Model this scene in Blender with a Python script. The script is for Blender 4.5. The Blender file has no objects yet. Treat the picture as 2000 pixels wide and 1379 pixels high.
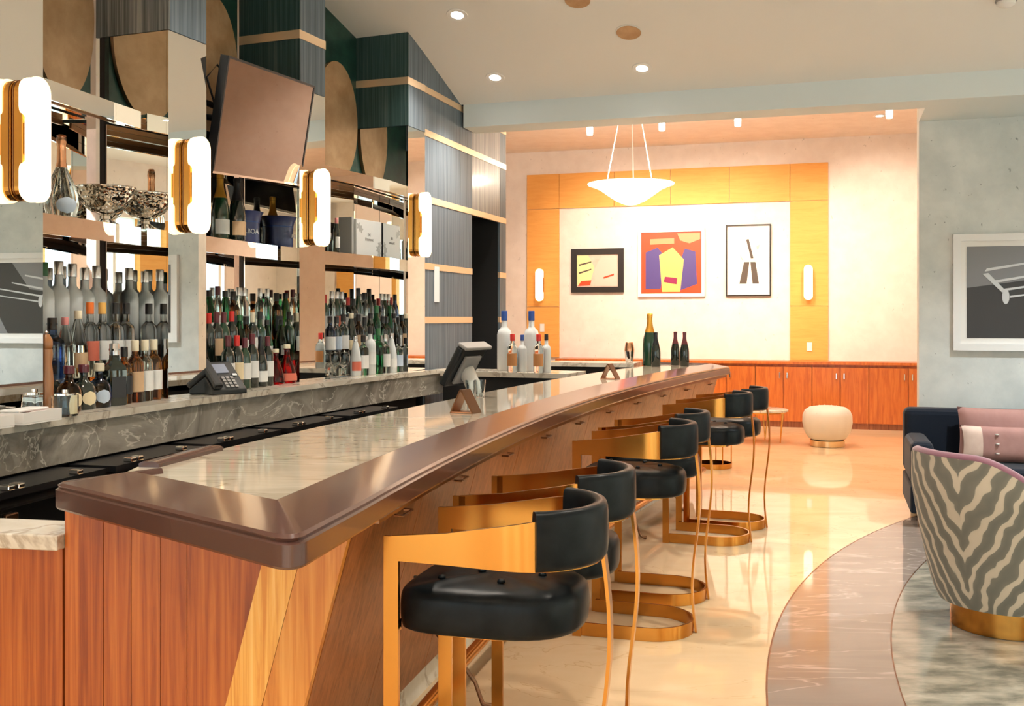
import bpy, bmesh, math, random
from mathutils import Vector, Matrix
random.seed(7)
PI = math.pi
SC = bpy.context.scene
COL = SC.collection

# ------------------------------------------------------------------ camera
CAM_Z, FPX, CX, CY = 1.5, 2000.0, 1000.0, 620.0
cd = bpy.data.cameras.new('camera')
cd.sensor_fit = 'HORIZONTAL'; cd.sensor_width = 36.0; cd.lens = 36.0 * FPX / 2000.0
cd.shift_y = -(689.5 - CY) / 2000.0
cd.clip_start = 0.05; cd.clip_end = 200
cam = bpy.data.objects.new('camera', cd); COL.objects.link(cam)
cam.location = (0, 0, CAM_Z); cam.rotation_euler = (PI / 2, 0, 0)
SC.camera = cam

# ------------------------------------------------------------------ world, exposure
w = bpy.data.worlds.new('sky'); SC.world = w; w.use_nodes = True
bgn = w.node_tree.nodes['Background']
bgn.inputs[0].default_value = (0.66, 0.90, 1.0, 1); bgn.inputs[1].default_value = 1.7
SC.view_settings.view_transform = 'Standard'; SC.view_settings.look = 'None'
SC.view_settings.gamma = 1.0; SC.view_settings.use_curve_mapping = False
SC.view_settings.exposure = 1.0
sun_d = bpy.data.lights.new('sun', 'SUN'); sun_d.energy = 7.0; sun_d.angle = 0.02; sun_d.color = (1.0, 0.93, 0.82)
sun = bpy.data.objects.new('sun', sun_d); COL.objects.link(sun)
sun.rotation_euler = Vector((-0.45, 0.75, -0.62)).to_track_quat('-Z', 'Y').to_euler()
SC.cycles.use_denoising = True
SC.cycles.use_adaptive_sampling = True; SC.cycles.adaptive_threshold = 0.03
SC.cycles.max_bounces = 9; SC.cycles.glossy_bounces = 7; SC.cycles.transmission_bounces = 8
SC.cycles.transparent_max_bounces = 12; SC.cycles.diffuse_bounces = 4
SC.cycles.caustics_reflective = False; SC.cycles.caustics_refractive = False
SC.cycles.sample_clamp_indirect = 6.0; SC.cycles.sample_clamp_direct = 0
SC.cycles.blur_glossy = 0.3

# ------------------------------------------------------------------ frames
# room frame: origin at the corner where the beam meets the dark wall; a = to the right, b = away
QX, QY = -0.407, 8.57
NX, NY = 0.955, -0.2966
TX, TY = 0.2966, 0.955
ROOM_ANG = math.atan2(NY, NX)
def AB(a, b, z=0.0): return Vector((QX + a * NX + b * TX, QY + a * NY + b * TY, z))
def toAB(x, y): return ((x - QX) * NX + (y - QY) * NY, (x - QX) * TX + (y - QY) * TY)
def ray(u, v): return Vector(((u - CX) / FPX, 1.0, (CY - v) / FPX))
def hitb(u, v, b):
    d = ray(u, v); t = (b + QX * TX + QY * TY) / (d.x * TX + d.y * TY)
    return Vector((0, 0, CAM_Z)) + d * t
# bar curve: x(t) = c0 + c1 t + c2 t^2 with y = t; d is the offset from the guests' edge towards the back bar
def cx_(t): return -0.617 + 0.0527 * t + 0.0254 * t * t
def sl_(t): return 0.0527 + 0.0508 * t
def BP(t, d, z=0.0):
    s = sl_(t); n = math.hypot(1, s)
    return Vector((cx_(t) - d / n, t + d * s / n, z))
def BT(t):
    s = sl_(t); n = math.hypot(1, s); return Vector((s / n, 1 / n, 0))

# ------------------------------------------------------------------ materials
MATS = {}
def nodes(name):
    m = bpy.data.materials.new(name); m.use_nodes = True
    nt = m.node_tree; b = nt.nodes['Principled BSDF']
    return m, nt, b
def setp(b, **k):
    names = {'col': 'Base Color', 'rough': 'Roughness', 'metal': 'Metallic', 'spec': 'Specular IOR Level', 'coat': 'Coat Weight',
             'coatr': 'Coat Roughness', 'trans': 'Transmission Weight', 'ior': 'IOR', 'em': 'Emission Color', 'ems': 'Emission Strength',
             'sheen': 'Sheen Weight', 'alpha': 'Alpha', 'aniso': 'Anisotropic', 'sss': 'Subsurface Weight'}
    for q, v in k.items():
        if q in ('col', 'em'): v = (v[0], v[1], v[2], 1)
        b.inputs[names[q]].default_value = v
def plain(name, col, rough=0.5, **k):
    m, nt, b = nodes(name); setp(b, col=col, rough=rough, **k); MATS[name] = m; return m
def ramp(nt, stops):
    r = nt.nodes.new('ShaderNodeValToRGB'); e = r.color_ramp.elements
    while len(e) < len(stops): e.new(0.5)
    for q, (p, c) in zip(e, stops): q.position = p; q.color = (c[0], c[1], c[2], 1)
    return r
def coords(nt, scale, rot=(0, 0, 0), kind='Object'):
    t = nt.nodes.new('ShaderNodeTexCoord'); mp = nt.nodes.new('ShaderNodeMapping')
    mp.inputs['Scale'].default_value = scale; mp.inputs['Rotation'].default_value = rot
    nt.links.new(t.outputs[kind], mp.inputs[0]); return mp
def noise(nt, mp, scale, detail=4, rough=0.55, dist=0.0):
    n = nt.nodes.new('ShaderNodeTexNoise'); n.inputs['Scale'].default_value = scale; n.inputs['Detail'].default_value = detail
    n.inputs['Roughness'].default_value = rough; n.inputs['Distortion'].default_value = dist
    nt.links.new(mp.outputs[0], n.inputs['Vector']); return n
def bump(nt, b, src, strength=0.1, dist=0.01):
    bp = nt.nodes.new('ShaderNodeBump'); bp.inputs['Strength'].default_value = strength; bp.inputs['Distance'].default_value = dist
    nt.links.new(src, bp.inputs['Height']); nt.links.new(bp.outputs[0], b.inputs['Normal'])
def wood(name, c1, c2, c3, scale=(9, 9, 0.5), rough=0.35, ns=3.0, rot=(0, 0, 0), coat=0.2, stops=(0.36, 0.5, 0.68)):
    m, nt, b = nodes(name); setp(b, rough=rough, coat=coat, coatr=0.15)
    mp = coords(nt, scale, rot); n = noise(nt, mp, ns, 6, 0.6, 0.9)
    r = ramp(nt, [(stops[0], c1), (stops[1], c2), (stops[2], c3)]); nt.links.new(n.outputs['Fac'], r.inputs[0])
    nt.links.new(r.outputs[0], b.inputs['Base Color']); MATS[name] = m
    mp2 = coords(nt, (scale[0] * 8, scale[1] * 8, scale[2] * 3), rot); n2 = noise(nt, mp2, ns, 3)
    bump(nt, b, n2.outputs['Fac'], 0.06, 0.002); return m
def marble(name, base, c2, vein, rough=0.1, scale=1.2, stretch=(1, 1, 1), rot=(0, 0, 0), veinw=0.035, coat=0.0):
    m, nt, b = nodes(name); setp(b, rough=rough, coat=coat)
    mp = coords(nt, stretch, rot); n = noise(nt, mp, scale, 7, 0.6, 0.8)
    r = ramp(nt, [(0.3, base), (0.52, c2), (0.72, base)]); nt.links.new(n.outputs['Fac'], r.inputs[0])
    n2 = noise(nt, mp, scale * 0.9, 5, 0.55, 1.6)
    mth = nt.nodes.new('ShaderNodeMath'); mth.operation = 'SUBTRACT'; mth.inputs[1].default_value = 0.5
    nt.links.new(n2.outputs['Fac'], mth.inputs[0])
    ab = nt.nodes.new('ShaderNodeMath'); ab.operation = 'ABSOLUTE'; nt.links.new(mth.outputs[0], ab.inputs[0])
    vr = ramp(nt, [(0.0, (1, 1, 1)), (veinw, (0, 0, 0))]); nt.links.new(ab.outputs[0], vr.inputs[0])
    mx = nt.nodes.new('ShaderNodeMixRGB'); mx.inputs[2].default_value = (*vein, 1)
    nt.links.new(vr.outputs[0], mx.inputs[0]); nt.links.new(r.outputs[0], mx.inputs[1])
    nt.links.new(mx.outputs[0], b.inputs['Base Color']); MATS[name] = m; return m
def noisy(name, c1, c2, scale=8, rough=0.6, stretch=(1, 1, 1), lo=0.35, hi=0.65, bmp=0.0, pits=None, **k):
    m, nt, b = nodes(name); setp(b, rough=rough, **k)
    mp = coords(nt, stretch); n = noise(nt, mp, scale, 6, 0.6, 0.2)
    r = ramp(nt, [(lo, c1), (hi, c2)]); nt.links.new(n.outputs['Fac'], r.inputs[0]); nt.links.new(r.outputs[0], b.inputs['Base Color'])
    if bmp: bump(nt, b, n.outputs['Fac'], bmp, 0.004)
    if pits:
        mp3 = coords(nt, (1, 1, 0.6)); n3 = noise(nt, mp3, 26, 3, 0.5, 0.4); r3 = ramp(nt, [(0.0, (0, 0, 0)), (0.70, (0, 0, 0)), (0.74, (1, 1, 1))]); nt.links.new(n3.outputs['Fac'], r3.inputs[0])
        mx = nt.nodes.new('ShaderNodeMixRGB'); mx.inputs[2].default_value = (*pits, 1); nt.links.new(r3.outputs[0], mx.inputs[0]); nt.links.new(r.outputs[0], mx.inputs[1]); nt.links.new(mx.outputs[0], b.inputs['Base Color'])
    MATS[name] = m; return m

wood('bar_wood', (0.27, 0.048, 0.006), (0.42, 0.095, 0.012), (0.56, 0.16, 0.025), (14, 14, 0.45))
wood('bar_wood_front', (0.22, 0.062, 0.018), (0.33, 0.105, 0.032), (0.42, 0.15, 0.05), (16, 16, 0.5))
wood('light_wood', (0.70, 0.27, 0.04), (0.86, 0.44, 0.09), (0.94, 0.60, 0.20), (14, 14, 0.45), rot=(0, 0.245, 0.0))
wood('mid_wood', (0.56, 0.17, 0.02), (0.68, 0.26, 0.04), (0.78, 0.36, 0.08), (14, 14, 0.45), rot=(0, 0.245, 0.0))
wood('cabinet_wood', (0.38, 0.085, 0.010), (0.46, 0.115, 0.015), (0.53, 0.155, 0.025), (10, 10, 0.8))
wood('teal_wood', (0.010, 0.035, 0.035), (0.022, 0.060, 0.058), (0.07, 0.105, 0.10), (26, 26, 0.35), rough=0.55, ns=2.5, coat=0.0)  # darker teal copy of the blue cladding; shade on pillar sides put into colour
wood('honey_wood', (0.78, 0.36, 0.075), (0.81, 0.39, 0.09), (0.84, 0.42, 0.10), (1.2, 1.2, 10), rough=0.65, ns=2.0, coat=0.0)
wood('blue_wood', (0.06, 0.085, 0.11), (0.12, 0.16, 0.20), (0.22, 0.27, 0.31), (26, 26, 0.35), rough=0.6, ns=2.5, coat=0.0, stops=(0.3, 0.5, 0.78))
wood('grey_wood_streak', (0.10, 0.11, 0.11), (0.20, 0.21, 0.21), (0.42, 0.42, 0.40), (26, 26, 0.35), rough=0.45, ns=2.5, coat=0.1)
plain('rim', (0.085, 0.036, 0.027), 0.24, coat=0.45, coatr=0.08, spec=0.5)
marble('slab', (0.60, 0.54, 0.44), (0.47, 0.41, 0.32), (0.36, 0.29, 0.20), 0.06, 1.7, (0.6, 2.4, 1), (0, 0, 0.3), 0.02)
marble('riser_marble', (0.12, 0.11, 0.10), (0.40, 0.37, 0.32), (0.66, 0.62, 0.55), 0.10, 2.0, (1, 1, 1.5), (0.6, 0.3, 0.6), 0.012)
marble('edge_marble', (0.78, 0.74, 0.66), (0.66, 0.60, 0.50), (0.45, 0.38, 0.30), 0.12, 3.0)
marble('floor_marble', (0.72, 0.49, 0.28), (0.79, 0.58, 0.36), (0.66, 0.44, 0.25), 0.035, 0.8, (1, 1.6, 1), (0, 0, 0.3), 0.004)
marble('grey_marble', (0.20, 0.165, 0.14), (0.26, 0.215, 0.185), (0.42, 0.37, 0.33), 0.06, 1.1, (0.6, 2.4, 1), (0, 0, 0.2), 0.012)
noisy('mosaic_marble', (0.17, 0.165, 0.135), (0.42, 0.39, 0.32), 5.0, 0.10, (1, 2.2, 1), 0.36, 0.66)
noisy('concrete', (0.60, 0.64, 0.63), (0.74, 0.77, 0.75), 3.5, 0.85, bmp=0.25, pits=(0.30, 0.33, 0.33))
noisy('cream_wall', (0.78, 0.70, 0.65), (0.84, 0.77, 0.72), 5.0, 0.75, bmp=0.05, pits=(0.60, 0.54, 0.50))
plain('ceiling_paint', (0.82, 0.80, 0.76), 0.8)
plain('beam_paint', (0.70, 0.77, 0.78), 0.8)
plain('white_paint', (0.85, 0.83, 0.80), 0.6)
plain('mirror', (0.90, 0.91, 0.89), 0.008, metal=1.0)
plain('mirror_bronze', (0.80, 0.78, 0.72), 0.03, metal=1.0)
plain('tv_screen', (0.34, 0.30, 0.29), 0.02, metal=1.0)
plain('brass', (0.62, 0.29, 0.06), 0.20, metal=1.0)
plain('brass_pale', (0.86, 0.62, 0.34), 0.28, metal=1.0)
plain('brass_strip', (0.90, 0.66, 0.42), 0.35, metal=0.6)
plain('chrome', (0.85, 0.84, 0.82), 0.08, metal=1.0)
plain('silver', (0.80, 0.78, 0.76), 0.05, metal=1.0)
plain('copper', (0.80, 0.42, 0.24), 0.25, metal=1.0)
plain('bronze', (0.25, 0.13, 0.07), 0.3, metal=1.0)
noisy('leather', (0.004, 0.006, 0.007), (0.010, 0.013, 0.015), 14, 0.34, bmp=0.10, spec=0.16)
plain('black', (0.008, 0.008, 0.009), 0.35)
plain('black_matte', (0.010, 0.010, 0.011), 0.7)
plain('black_gloss', (0.008, 0.008, 0.008), 0.08, coat=0.5)
plain('phone_black', (0.015, 0.017, 0.018), 0.4)
plain('grey_plastic', (0.30, 0.29, 0.28), 0.45)
plain('pale_plastic', (0.72, 0.69, 0.64), 0.4)
plain('lcd', (0.30, 0.34, 0.45), 0.2)
noisy('tan_leaf', (0.42, 0.25, 0.12), (0.56, 0.36, 0.20), 6.0, 0.45, metal=0.25)
noisy('green_panel', (0.008, 0.035, 0.028), (0.02, 0.07, 0.052), 10.0, 0.35)
plain('navy_velvet', (0.008, 0.013, 0.024), 0.85, sheen=0.12, spec=0.2)
noisy('mauve_fabric', (0.34, 0.175, 0.155), (0.41, 0.225, 0.20), 6.0, 0.85)
noisy('cream_fabric', (0.66, 0.48, 0.40), (0.74, 0.57, 0.48), 9.0, 0.85)
plain('mauve_velvet', (0.30, 0.13, 0.19), 0.6, sheen=0.6)
plain('ottoman_leather', (0.70, 0.64, 0.55), 0.5)
plain('button', (0.85, 0.8, 0.75), 0.3)
plain('mat_white', (0.86, 0.84, 0.81), 0.6)
plain('art_red', (0.72, 0.075, 0.02), 0.35); plain('art_orange', (0.80, 0.30, 0.14), 0.4); plain('art_violet', (0.085, 0.06, 0.24), 0.4)
plain('art_yellow', (0.86, 0.52, 0.16), 0.4); plain('art_pink', (0.86, 0.55, 0.47), 0.5); plain('art_dark', (0.09, 0.07, 0.055), 0.5)
plain('art_lemon', (0.82, 0.74, 0.36), 0.5); plain('art_plum', (0.28, 0.02, 0.09), 0.4)
plain('art_grey', (0.22, 0.22, 0.23), 0.4); plain('art_silver', (0.60, 0.61, 0.62), 0.3); plain('art_black', (0.035, 0.033, 0.032), 0.4)
plain('frame_black', (0.022, 0.016, 0.012), 0.35); plain('frame_white', (0.85, 0.85, 0.84), 0.4)
plain('paper', (0.82, 0.86, 0.90), 0.6); plain('box_white', (0.74, 0.75, 0.75), 0.5); plain('box_grey', (0.42, 0.43, 0.42), 0.5)
plain('navy', (0.045, 0.06, 0.19), 0.35); plain('print_white', (0.85, 0.87, 0.92), 0.5); plain('print_grey', (0.25, 0.24, 0.24), 0.5)
plain('blue_cap', (0.02, 0.07, 0.30), 0.3); plain('green_cap', (0.02, 0.13, 0.04), 0.35); plain('red_cap', (0.62, 0.025, 0.02), 0.3)
plain('orange_cap', (0.85, 0.18, 0.02), 0.35); plain('yellow_cap', (0.80, 0.45, 0.10), 0.4); plain('cream_cap', (0.78, 0.70, 0.52), 0.45)
plain('black_cap', (0.012, 0.012, 0.014), 0.3); plain('silver_cap', (0.62, 0.62, 0.63), 0.25, metal=1.0); plain('gold_foil', (0.85, 0.42, 0.06), 0.3, metal=0.7)
plain('plum_cap', (0.12, 0.02, 0.03), 0.3); plain('pink_cap', (0.80, 0.30, 0.30), 0.3)
plain('white_label', (0.80, 0.81, 0.80), 0.5); plain('tan_label', (0.62, 0.42, 0.25), 0.5); plain('black_label', (0.03, 0.03, 0.035), 0.4)
plain('cream_label', (0.80, 0.68, 0.45), 0.5); plain('blue_label', (0.50, 0.60, 0.74), 0.45); plain('red_label', (0.65, 0.16, 0.10), 0.45); plain('amber_label', (0.55, 0.24, 0.08), 0.5)
plain('salt_pink', (0.75, 0.35, 0.32), 0.5)
plain('mill_wood', (0.36, 0.15, 0.05), 0.3, coat=0.4)
def glass(name, col, rough=0.0, ior=1.4, **k):
    return plain(name, col, rough, trans=1.0, ior=ior, **k)
glass('clear_glass', (0.93, 0.97, 0.96)); glass('amber_glass', (0.72, 0.26, 0.05)); glass('green_glass', (0.05, 0.42, 0.16)); glass('aqua_glass', (0.70, 0.90, 0.90))
glass('red_glass', (0.60, 0.015, 0.02)); glass('blue_glass', (0.10, 0.18, 0.40)); glass('brown_glass', (0.30, 0.11, 0.03)); glass('shelf_glass', (0.80, 0.88, 0.86))
plain('dark_glass', (0.010, 0.018, 0.014), 0.05, coat=0.6, coatr=0.02)
plain('dark_green_glass', (0.012, 0.05, 0.025), 0.06, coat=0.6, coatr=0.02)
plain('frost_glass', (0.84, 0.88, 0.89), 0.4, trans=0.25, ior=1.2)
m, nt, b = nodes('frosted_pane'); MATS['frosted_pane'] = m; tb = nt.nodes.new('ShaderNodeBsdfTranslucent'); tb.inputs[0].default_value = (0.85, 0.86, 0.80, 1); nt.links.new(tb.outputs[0], nt.nodes['Material Output'].inputs[0])  # translucent panes added to dim the unseen right windows in the mirrors
def emit(name, col, s, base=(0.9, 0.85, 0.75)):
    m, nt, b = nodes(name); setp(b, col=base, rough=0.4, em=col, ems=s); MATS[name] = m; return m
emit('sconce_glow', (1.0, 0.66, 0.34), 1.35); emit('bowl_glow', (1.0, 0.84, 0.64), 1.5); emit('lamp_glow', (1.0, 0.93, 0.84), 14.0)
# zebra fabric
m, nt, b = nodes('zebra'); setp(b, rough=0.9, sheen=0.2); MATS['zebra'] = m
def mth(op, a, b=None):
    q = nt.nodes.new('ShaderNodeMath'); q.operation = op
    for k, x in enumerate((a, b)):
        if x is None: continue
        if isinstance(x, (int, float)): q.inputs[k].default_value = x
        else: nt.links.new(x, q.inputs[k])
    return q.outputs[0]
uvn = nt.nodes.new('ShaderNodeUVMap'); sep = nt.nodes.new('ShaderNodeSeparateXYZ'); nt.links.new(uvn.outputs[0], sep.inputs[0])
nz = nt.nodes.new('ShaderNodeTexNoise'); nz.inputs['Scale'].default_value = 5.0; nz.inputs['Detail'].default_value = 2.0; nt.links.new(uvn.outputs[0], nz.inputs['Vector']); nz.inputs['Roughness'].default_value = 0.6
ph_ = mth('SUBTRACT', sep.outputs[1], mth('MULTIPLY', mth('ABSOLUTE', mth('SUBTRACT', sep.outputs[0], 0.13)), 1.9))
ph_ = mth('ADD', ph_, mth('MULTIPLY', nz.outputs['Fac'], 0.34))
wvo = mth('ADD', mth('MULTIPLY', mth('SINE', mth('MULTIPLY', ph_, 38.0)), 0.5), 0.5)
r = ramp(nt, [(0.0, (0.19, 0.185, 0.155)), (0.66, (0.23, 0.22, 0.18)), (0.76, (0.62, 0.55, 0.43)), (1.0, (0.66, 0.58, 0.46))]); nt.links.new(wvo, r.inputs[0]); nt.links.new(r.outputs[0], b.inputs['Base Color'])
# hammered silver
m, nt, b = nodes('hammered'); setp(b, col=(0.80, 0.76, 0.72), rough=0.06, metal=1.0); MATS['hammered'] = m
mp = coords(nt, (1, 1, 1)); vo = nt.nodes.new('ShaderNodeTexVoronoi'); vo.inputs['Scale'].default_value = 45; nt.links.new(mp.outputs[0], vo.inputs['Vector']); bump(nt, b, vo.outputs['Distance'], 0.5, 0.01)

# ------------------------------------------------------------------ mesh tools
class MB:
    def __init__(s): s.v = []; s.f = []
    def add(s, vs, fs):
        o = len(s.v); s.v += [tuple(q) for q in vs]; s.f += [tuple(i + o for i in f) for f in fs]; return s
    def box(s, x0, x1, y0, y1, z0, z1):
        return s.add([(x0, y0, z0), (x1, y0, z0), (x1, y1, z0), (x0, y1, z0), (x0, y0, z1), (x1, y0, z1), (x1, y1, z1), (x0, y1, z1)],
                     [(0, 3, 2, 1), (4, 5, 6, 7), (0, 1, 5, 4), (1, 2, 6, 5), (2, 3, 7, 6), (3, 0, 4, 7)])
    def hexa(s, p):      # 8 points: bottom loop 0-3, top loop 4-7
        return s.add(p, [(0, 3, 2, 1), (4, 5, 6, 7), (0, 1, 5, 4), (1, 2, 6, 5), (2, 3, 7, 6), (3, 0, 4, 7)])
    def prism(s, pts, z0, z1):   # convex or gently concave outline in plan
        n = len(pts)
        return s.add([(p[0], p[1], z0) for p in pts] + [(p[0], p[1], z1) for p in pts],
                     [tuple(range(n - 1, -1, -1)), tuple(range(n, 2 * n))] + [(i, (i + 1) % n, n + (i + 1) % n, n + i) for i in range(n)])
    def plate(s, pts, y0, y1):   # outline in x,z extruded along y
        n = len(pts)
        return s.add([(p[0], y0, p[1]) for p in pts] + [(p[0], y1, p[1]) for p in pts],
                     [tuple(range(n)), tuple(range(2 * n - 1, n - 1, -1))] + [(i, n + i, n + (i + 1) % n, (i + 1) % n) for i in range(n)])
    def lathe(s, prof, seg=20, c=(0, 0), sq=0.0, a0=0.0, a1=2 * PI):
        full = abs(a1 - a0 - 2 * PI) < 1e-6; n = seg if full else seg + 1
        vs = []; fs = []
        for (r, z) in prof:
            for i in range(n):
                a = a0 + (a1 - a0) * i / seg; k = 1.0
                if sq > 0:
                    e = max(abs(math.cos(a)), abs(math.sin(a))); k = (1 - sq) + sq / e * 0.92
                vs.append((c[0] + r * k * math.cos(a), c[1] + r * k * math.sin(a), z))
        for j in range(len(prof) - 1):
            for i in range(seg):
                i2 = (i + 1) % n
                fs.append((j * n + i, j * n + i2, (j + 1) * n + i2, (j + 1) * n + i))
        if full:
            if prof[0][0] > 1e-5: fs.append(tuple(range(n - 1, -1, -1)))
            if prof[-1][0] > 1e-5: fs.append(tuple((len(prof) - 1) * n + i for i in range(n)))
        return s.add(vs, fs)
    def tube(s, pts, r, seg=8):
        pts = [Vector(p) for p in pts]; vs = []; fs = []; n = len(pts); pr = None
        for i, p in enumerate(pts):
            d = (pts[min(i + 1, n - 1)] - pts[max(i - 1, 0)]).normalized()
            if pr is None: pr = d.orthogonal().normalized()
            pr = (pr - d * pr.dot(d)).normalized(); q = d.cross(pr)
            rr = r[i] if isinstance(r, (list, tuple)) else r
            for k in range(seg): a = 2 * PI * k / seg; vs.append(p + (pr * math.cos(a) + q * math.sin(a)) * rr)
        for i in range(n - 1):
            for k in range(seg): k2 = (k + 1) % seg; fs.append((i * seg + k, i * seg + k2, (i + 1) * seg + k2, (i + 1) * seg + k))
        fs.append(tuple(range(seg - 1, -1, -1))); fs.append(tuple((n - 1) * seg + k for k in range(seg)))
        return s.add(vs, fs)
    def sweep(s, path, prof, pivots=None):   # path in plan; profile (inset to the right of travel, z) closed; pivots: index -> inner corner for the full inset
        full = max(q for q, z in prof)
        P = [Vector((p[0], p[1])) for p in path]; n = len(P); k = len(prof); vs = []; fs = []
        for i in range(n):
            d0 = (P[i] - P[i - 1]).normalized() if i else (P[1] - P[0]).normalized()
            d1 = (P[i + 1] - P[i]).normalized() if i < n - 1 else d0
            r0 = Vector((d0.y, -d0.x)); r1 = Vector((d1.y, -d1.x)); mt = (r0 + r1) / (1 + max(r0.dot(r1), -0.8))
            if pivots and i in pivots: mt = (Vector(pivots[i]) - P[i]) / full
            for (q, z) in prof: p = P[i] + mt * q; vs.append((p.x, p.y, z))
        for i in range(n - 1):
            for j in range(k): j2 = (j + 1) % k; fs.append((i * k + j, i * k + j2, (i + 1) * k + j2, (i + 1) * k + j))
        fs.append(tuple(range(k - 1, -1, -1))); fs.append(tuple((n - 1) * k + j for j in range(k)))
        return s.add(vs, fs)
    def grid(s, fn, nu, nv, closed_u=False):
        o = []; fs = []; m_ = nu if closed_u else nu + 1
        for j in range(nv + 1):
            for i in range(m_): o.append(fn(i / nu, j / nv))
        for j in range(nv):
            for i in range(nu): i2 = (i + 1) % m_; fs.append((j * m_ + i, j * m_ + i2, (j + 1) * m_ + i2, (j + 1) * m_ + i))
        return s.add(o, fs)
    def build(s, name, mat, parent=None, world=False, smooth=False, bevel=0.0, sub=0, kind=None, segs=2):
        vs = s.v
        if world and parent is not None:
            inv = WM[parent.name].inverted(); vs = [tuple(inv @ Vector(q)) for q in vs]
        me = bpy.data.meshes.new(name); me.from_pydata(vs, [], s.f); me.validate()
        bm = bmesh.new(); bm.from_mesh(me); bmesh.ops.recalc_face_normals(bm, faces=bm.faces); bm.to_mesh(me); bm.free()
        me.materials.append(MATS[mat])
        if smooth:
            for p in me.polygons: p.use_smooth = True
            if smooth is not True: me.set_sharp_from_angle(angle=smooth)
        o = bpy.data.objects.new(name, me); COL.objects.link(o)
        if parent is not None: o.parent = parent
        if bevel:
            md = o.modifiers.new('bevel', 'BEVEL'); md.width = bevel; md.segments = segs; md.limit_method = 'ANGLE'; md.angle_limit = 0.7
        if sub:
            md = o.modifiers.new('sub', 'SUBSURF'); md.levels = sub; md.render_levels = sub
            for p in me.polygons: p.use_smooth = True
        if kind: o['kind'] = kind
        return o
WM = {}
def thing(name, label, cat, loc=(0, 0, 0), rz=0.0, group=None, kind=None):
    o = bpy.data.objects.new(name, None); COL.objects.link(o); o.empty_display_size = 0.1
    o.location = loc; o.rotation_euler = (0, 0, rz); o['label'] = label; o['category'] = cat
    if group: o['group'] = group
    if kind: o['kind'] = kind
    WM[o.name] = Matrix.Translation(Vector(loc)) @ Matrix.Rotation(rz, 4, 'Z'); return o
def tag(o, label, cat, group=None):
    o['label'] = label; o['category'] = cat
    if group: o['group'] = group
    return o
def copy_tree(o, parent=None):
    c = o.copy(); COL.objects.link(c); c.parent = parent
    for ch in list(o.children): copy_tree(ch, c)
    return c
SM = math.radians(35)
def disc(r, n=28): return [(r * math.cos(2 * PI * i / n), r * math.sin(2 * PI * i / n)) for i in range(n)]
def text(name, body, size, mat, parent, loc, rot):
    c = bpy.data.curves.new(name, 'FONT'); c.body = body; c.size = size; c.align_x = 'CENTER'; c.align_y = 'CENTER'; c.extrude = 0.0006
    t_ = bpy.data.objects.new(name, c); COL.objects.link(t_); me = bpy.data.meshes.new_from_object(t_.evaluated_get(bpy.context.evaluated_depsgraph_get()))
    bpy.data.objects.remove(t_); bpy.data.curves.remove(c); me.materials.clear(); me.materials.append(MATS[mat])
    o = bpy.data.objects.new(name, me); COL.objects.link(o); o.parent = parent; o.location = loc; o.rotation_euler = rot
    return o
def spot(name, loc, target, power, size, blend, col, radius, parent=None):
    l = bpy.data.lights.new(name, 'SPOT'); l.energy = power; l.spot_size = size; l.spot_blend = blend; l.color = col; l.shadow_soft_size = radius
    o = bpy.data.objects.new(name, l); COL.objects.link(o); o.location = loc
    o.rotation_euler = (Vector(target) - Vector(loc)).to_track_quat('-Z', 'Y').to_euler(); return o
def point(name, loc, power, col, radius):
    l = bpy.data.lights.new(name, 'POINT'); l.energy = power; l.color = col; l.shadow_soft_size = radius
    o = bpy.data.objects.new(name, l); COL.objects.link(o); o.location = loc; return o
def boxAB(a0, a1, b0, b1, z0, z1, mb=None):
    mb = mb or MB()
    return mb.hexa([AB(a0, b0, z0), AB(a1, b0, z0), AB(a1, b1, z0), AB(a0, b1, z0), AB(a0, b0, z1), AB(a1, b0, z1), AB(a1, b1, z1), AB(a0, b1, z1)])
def struct(o, label=None):
    o['kind'] = 'structure'
    if label: o['label'] = label
    return o
# ================================================================== SHELL
A0, A1, B0, B1 = -5.0, 9.0, -13.0, 6.83
CB = 0.86                       # concrete wall plane
BEAM_Z, SLOPE_Z, FLAT_Z, ALC_Z = 3.09, 3.28, 4.0, 4.0
flo = struct(boxAB(A0, A1, B0, B1 + 0.2, -0.12, 0.0).build('floor', 'floor_marble'), 'polished peach marble floor')
# curved inlays in the floor (circle fitted through the grey band's edge)
FC, FR1, FR2 = (8.5, 2.3), 7.69, 7.17
def arcpts(r, a0, a1, n): return [(FC[0] + r * math.cos(a0 + (a1 - a0) * i / n), FC[1] + r * math.sin(a0 + (a1 - a0) * i / n)) for i in range(n + 1)]
def band(r0, r1, a0, a1, n, z0, z1):
    mb = MB(); o = arcpts(r1, a0, a1, n); i_ = arcpts(r0, a0, a1, n)
    for k in range(n):
        mb.hexa([(*i_[k], z0), (*o[k], z0), (*o[k + 1], z0), (*i_[k + 1], z0), (*i_[k], z1), (*o[k], z1), (*o[k + 1], z1), (*i_[k + 1], z1)])
    return mb
AS, AE = math.radians(132.5), math.radians(205)
band(FR2 + 0.006, FR1, AS, AE, 60, -0.002, 0.0015).build('inlay_band', 'grey_marble', flo)
band(FR1, FR1 + 0.008, AS, AE, 60, -0.002, 0.0018).build('brass_line', 'bronze', flo)
band(FR2, FR2 + 0.006, AS, AE, 60, -0.002, 0.0018).build('brass_line', 'bronze', flo)
MB().prism(arcpts(FR2, AS, AE, 60) + [AB(8.9, -10.0)[:2], AB(8.9, CB - .05)[:2]], -0.002, 0.0012).build('inlay_field', 'mosaic_marble', flo)

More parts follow.
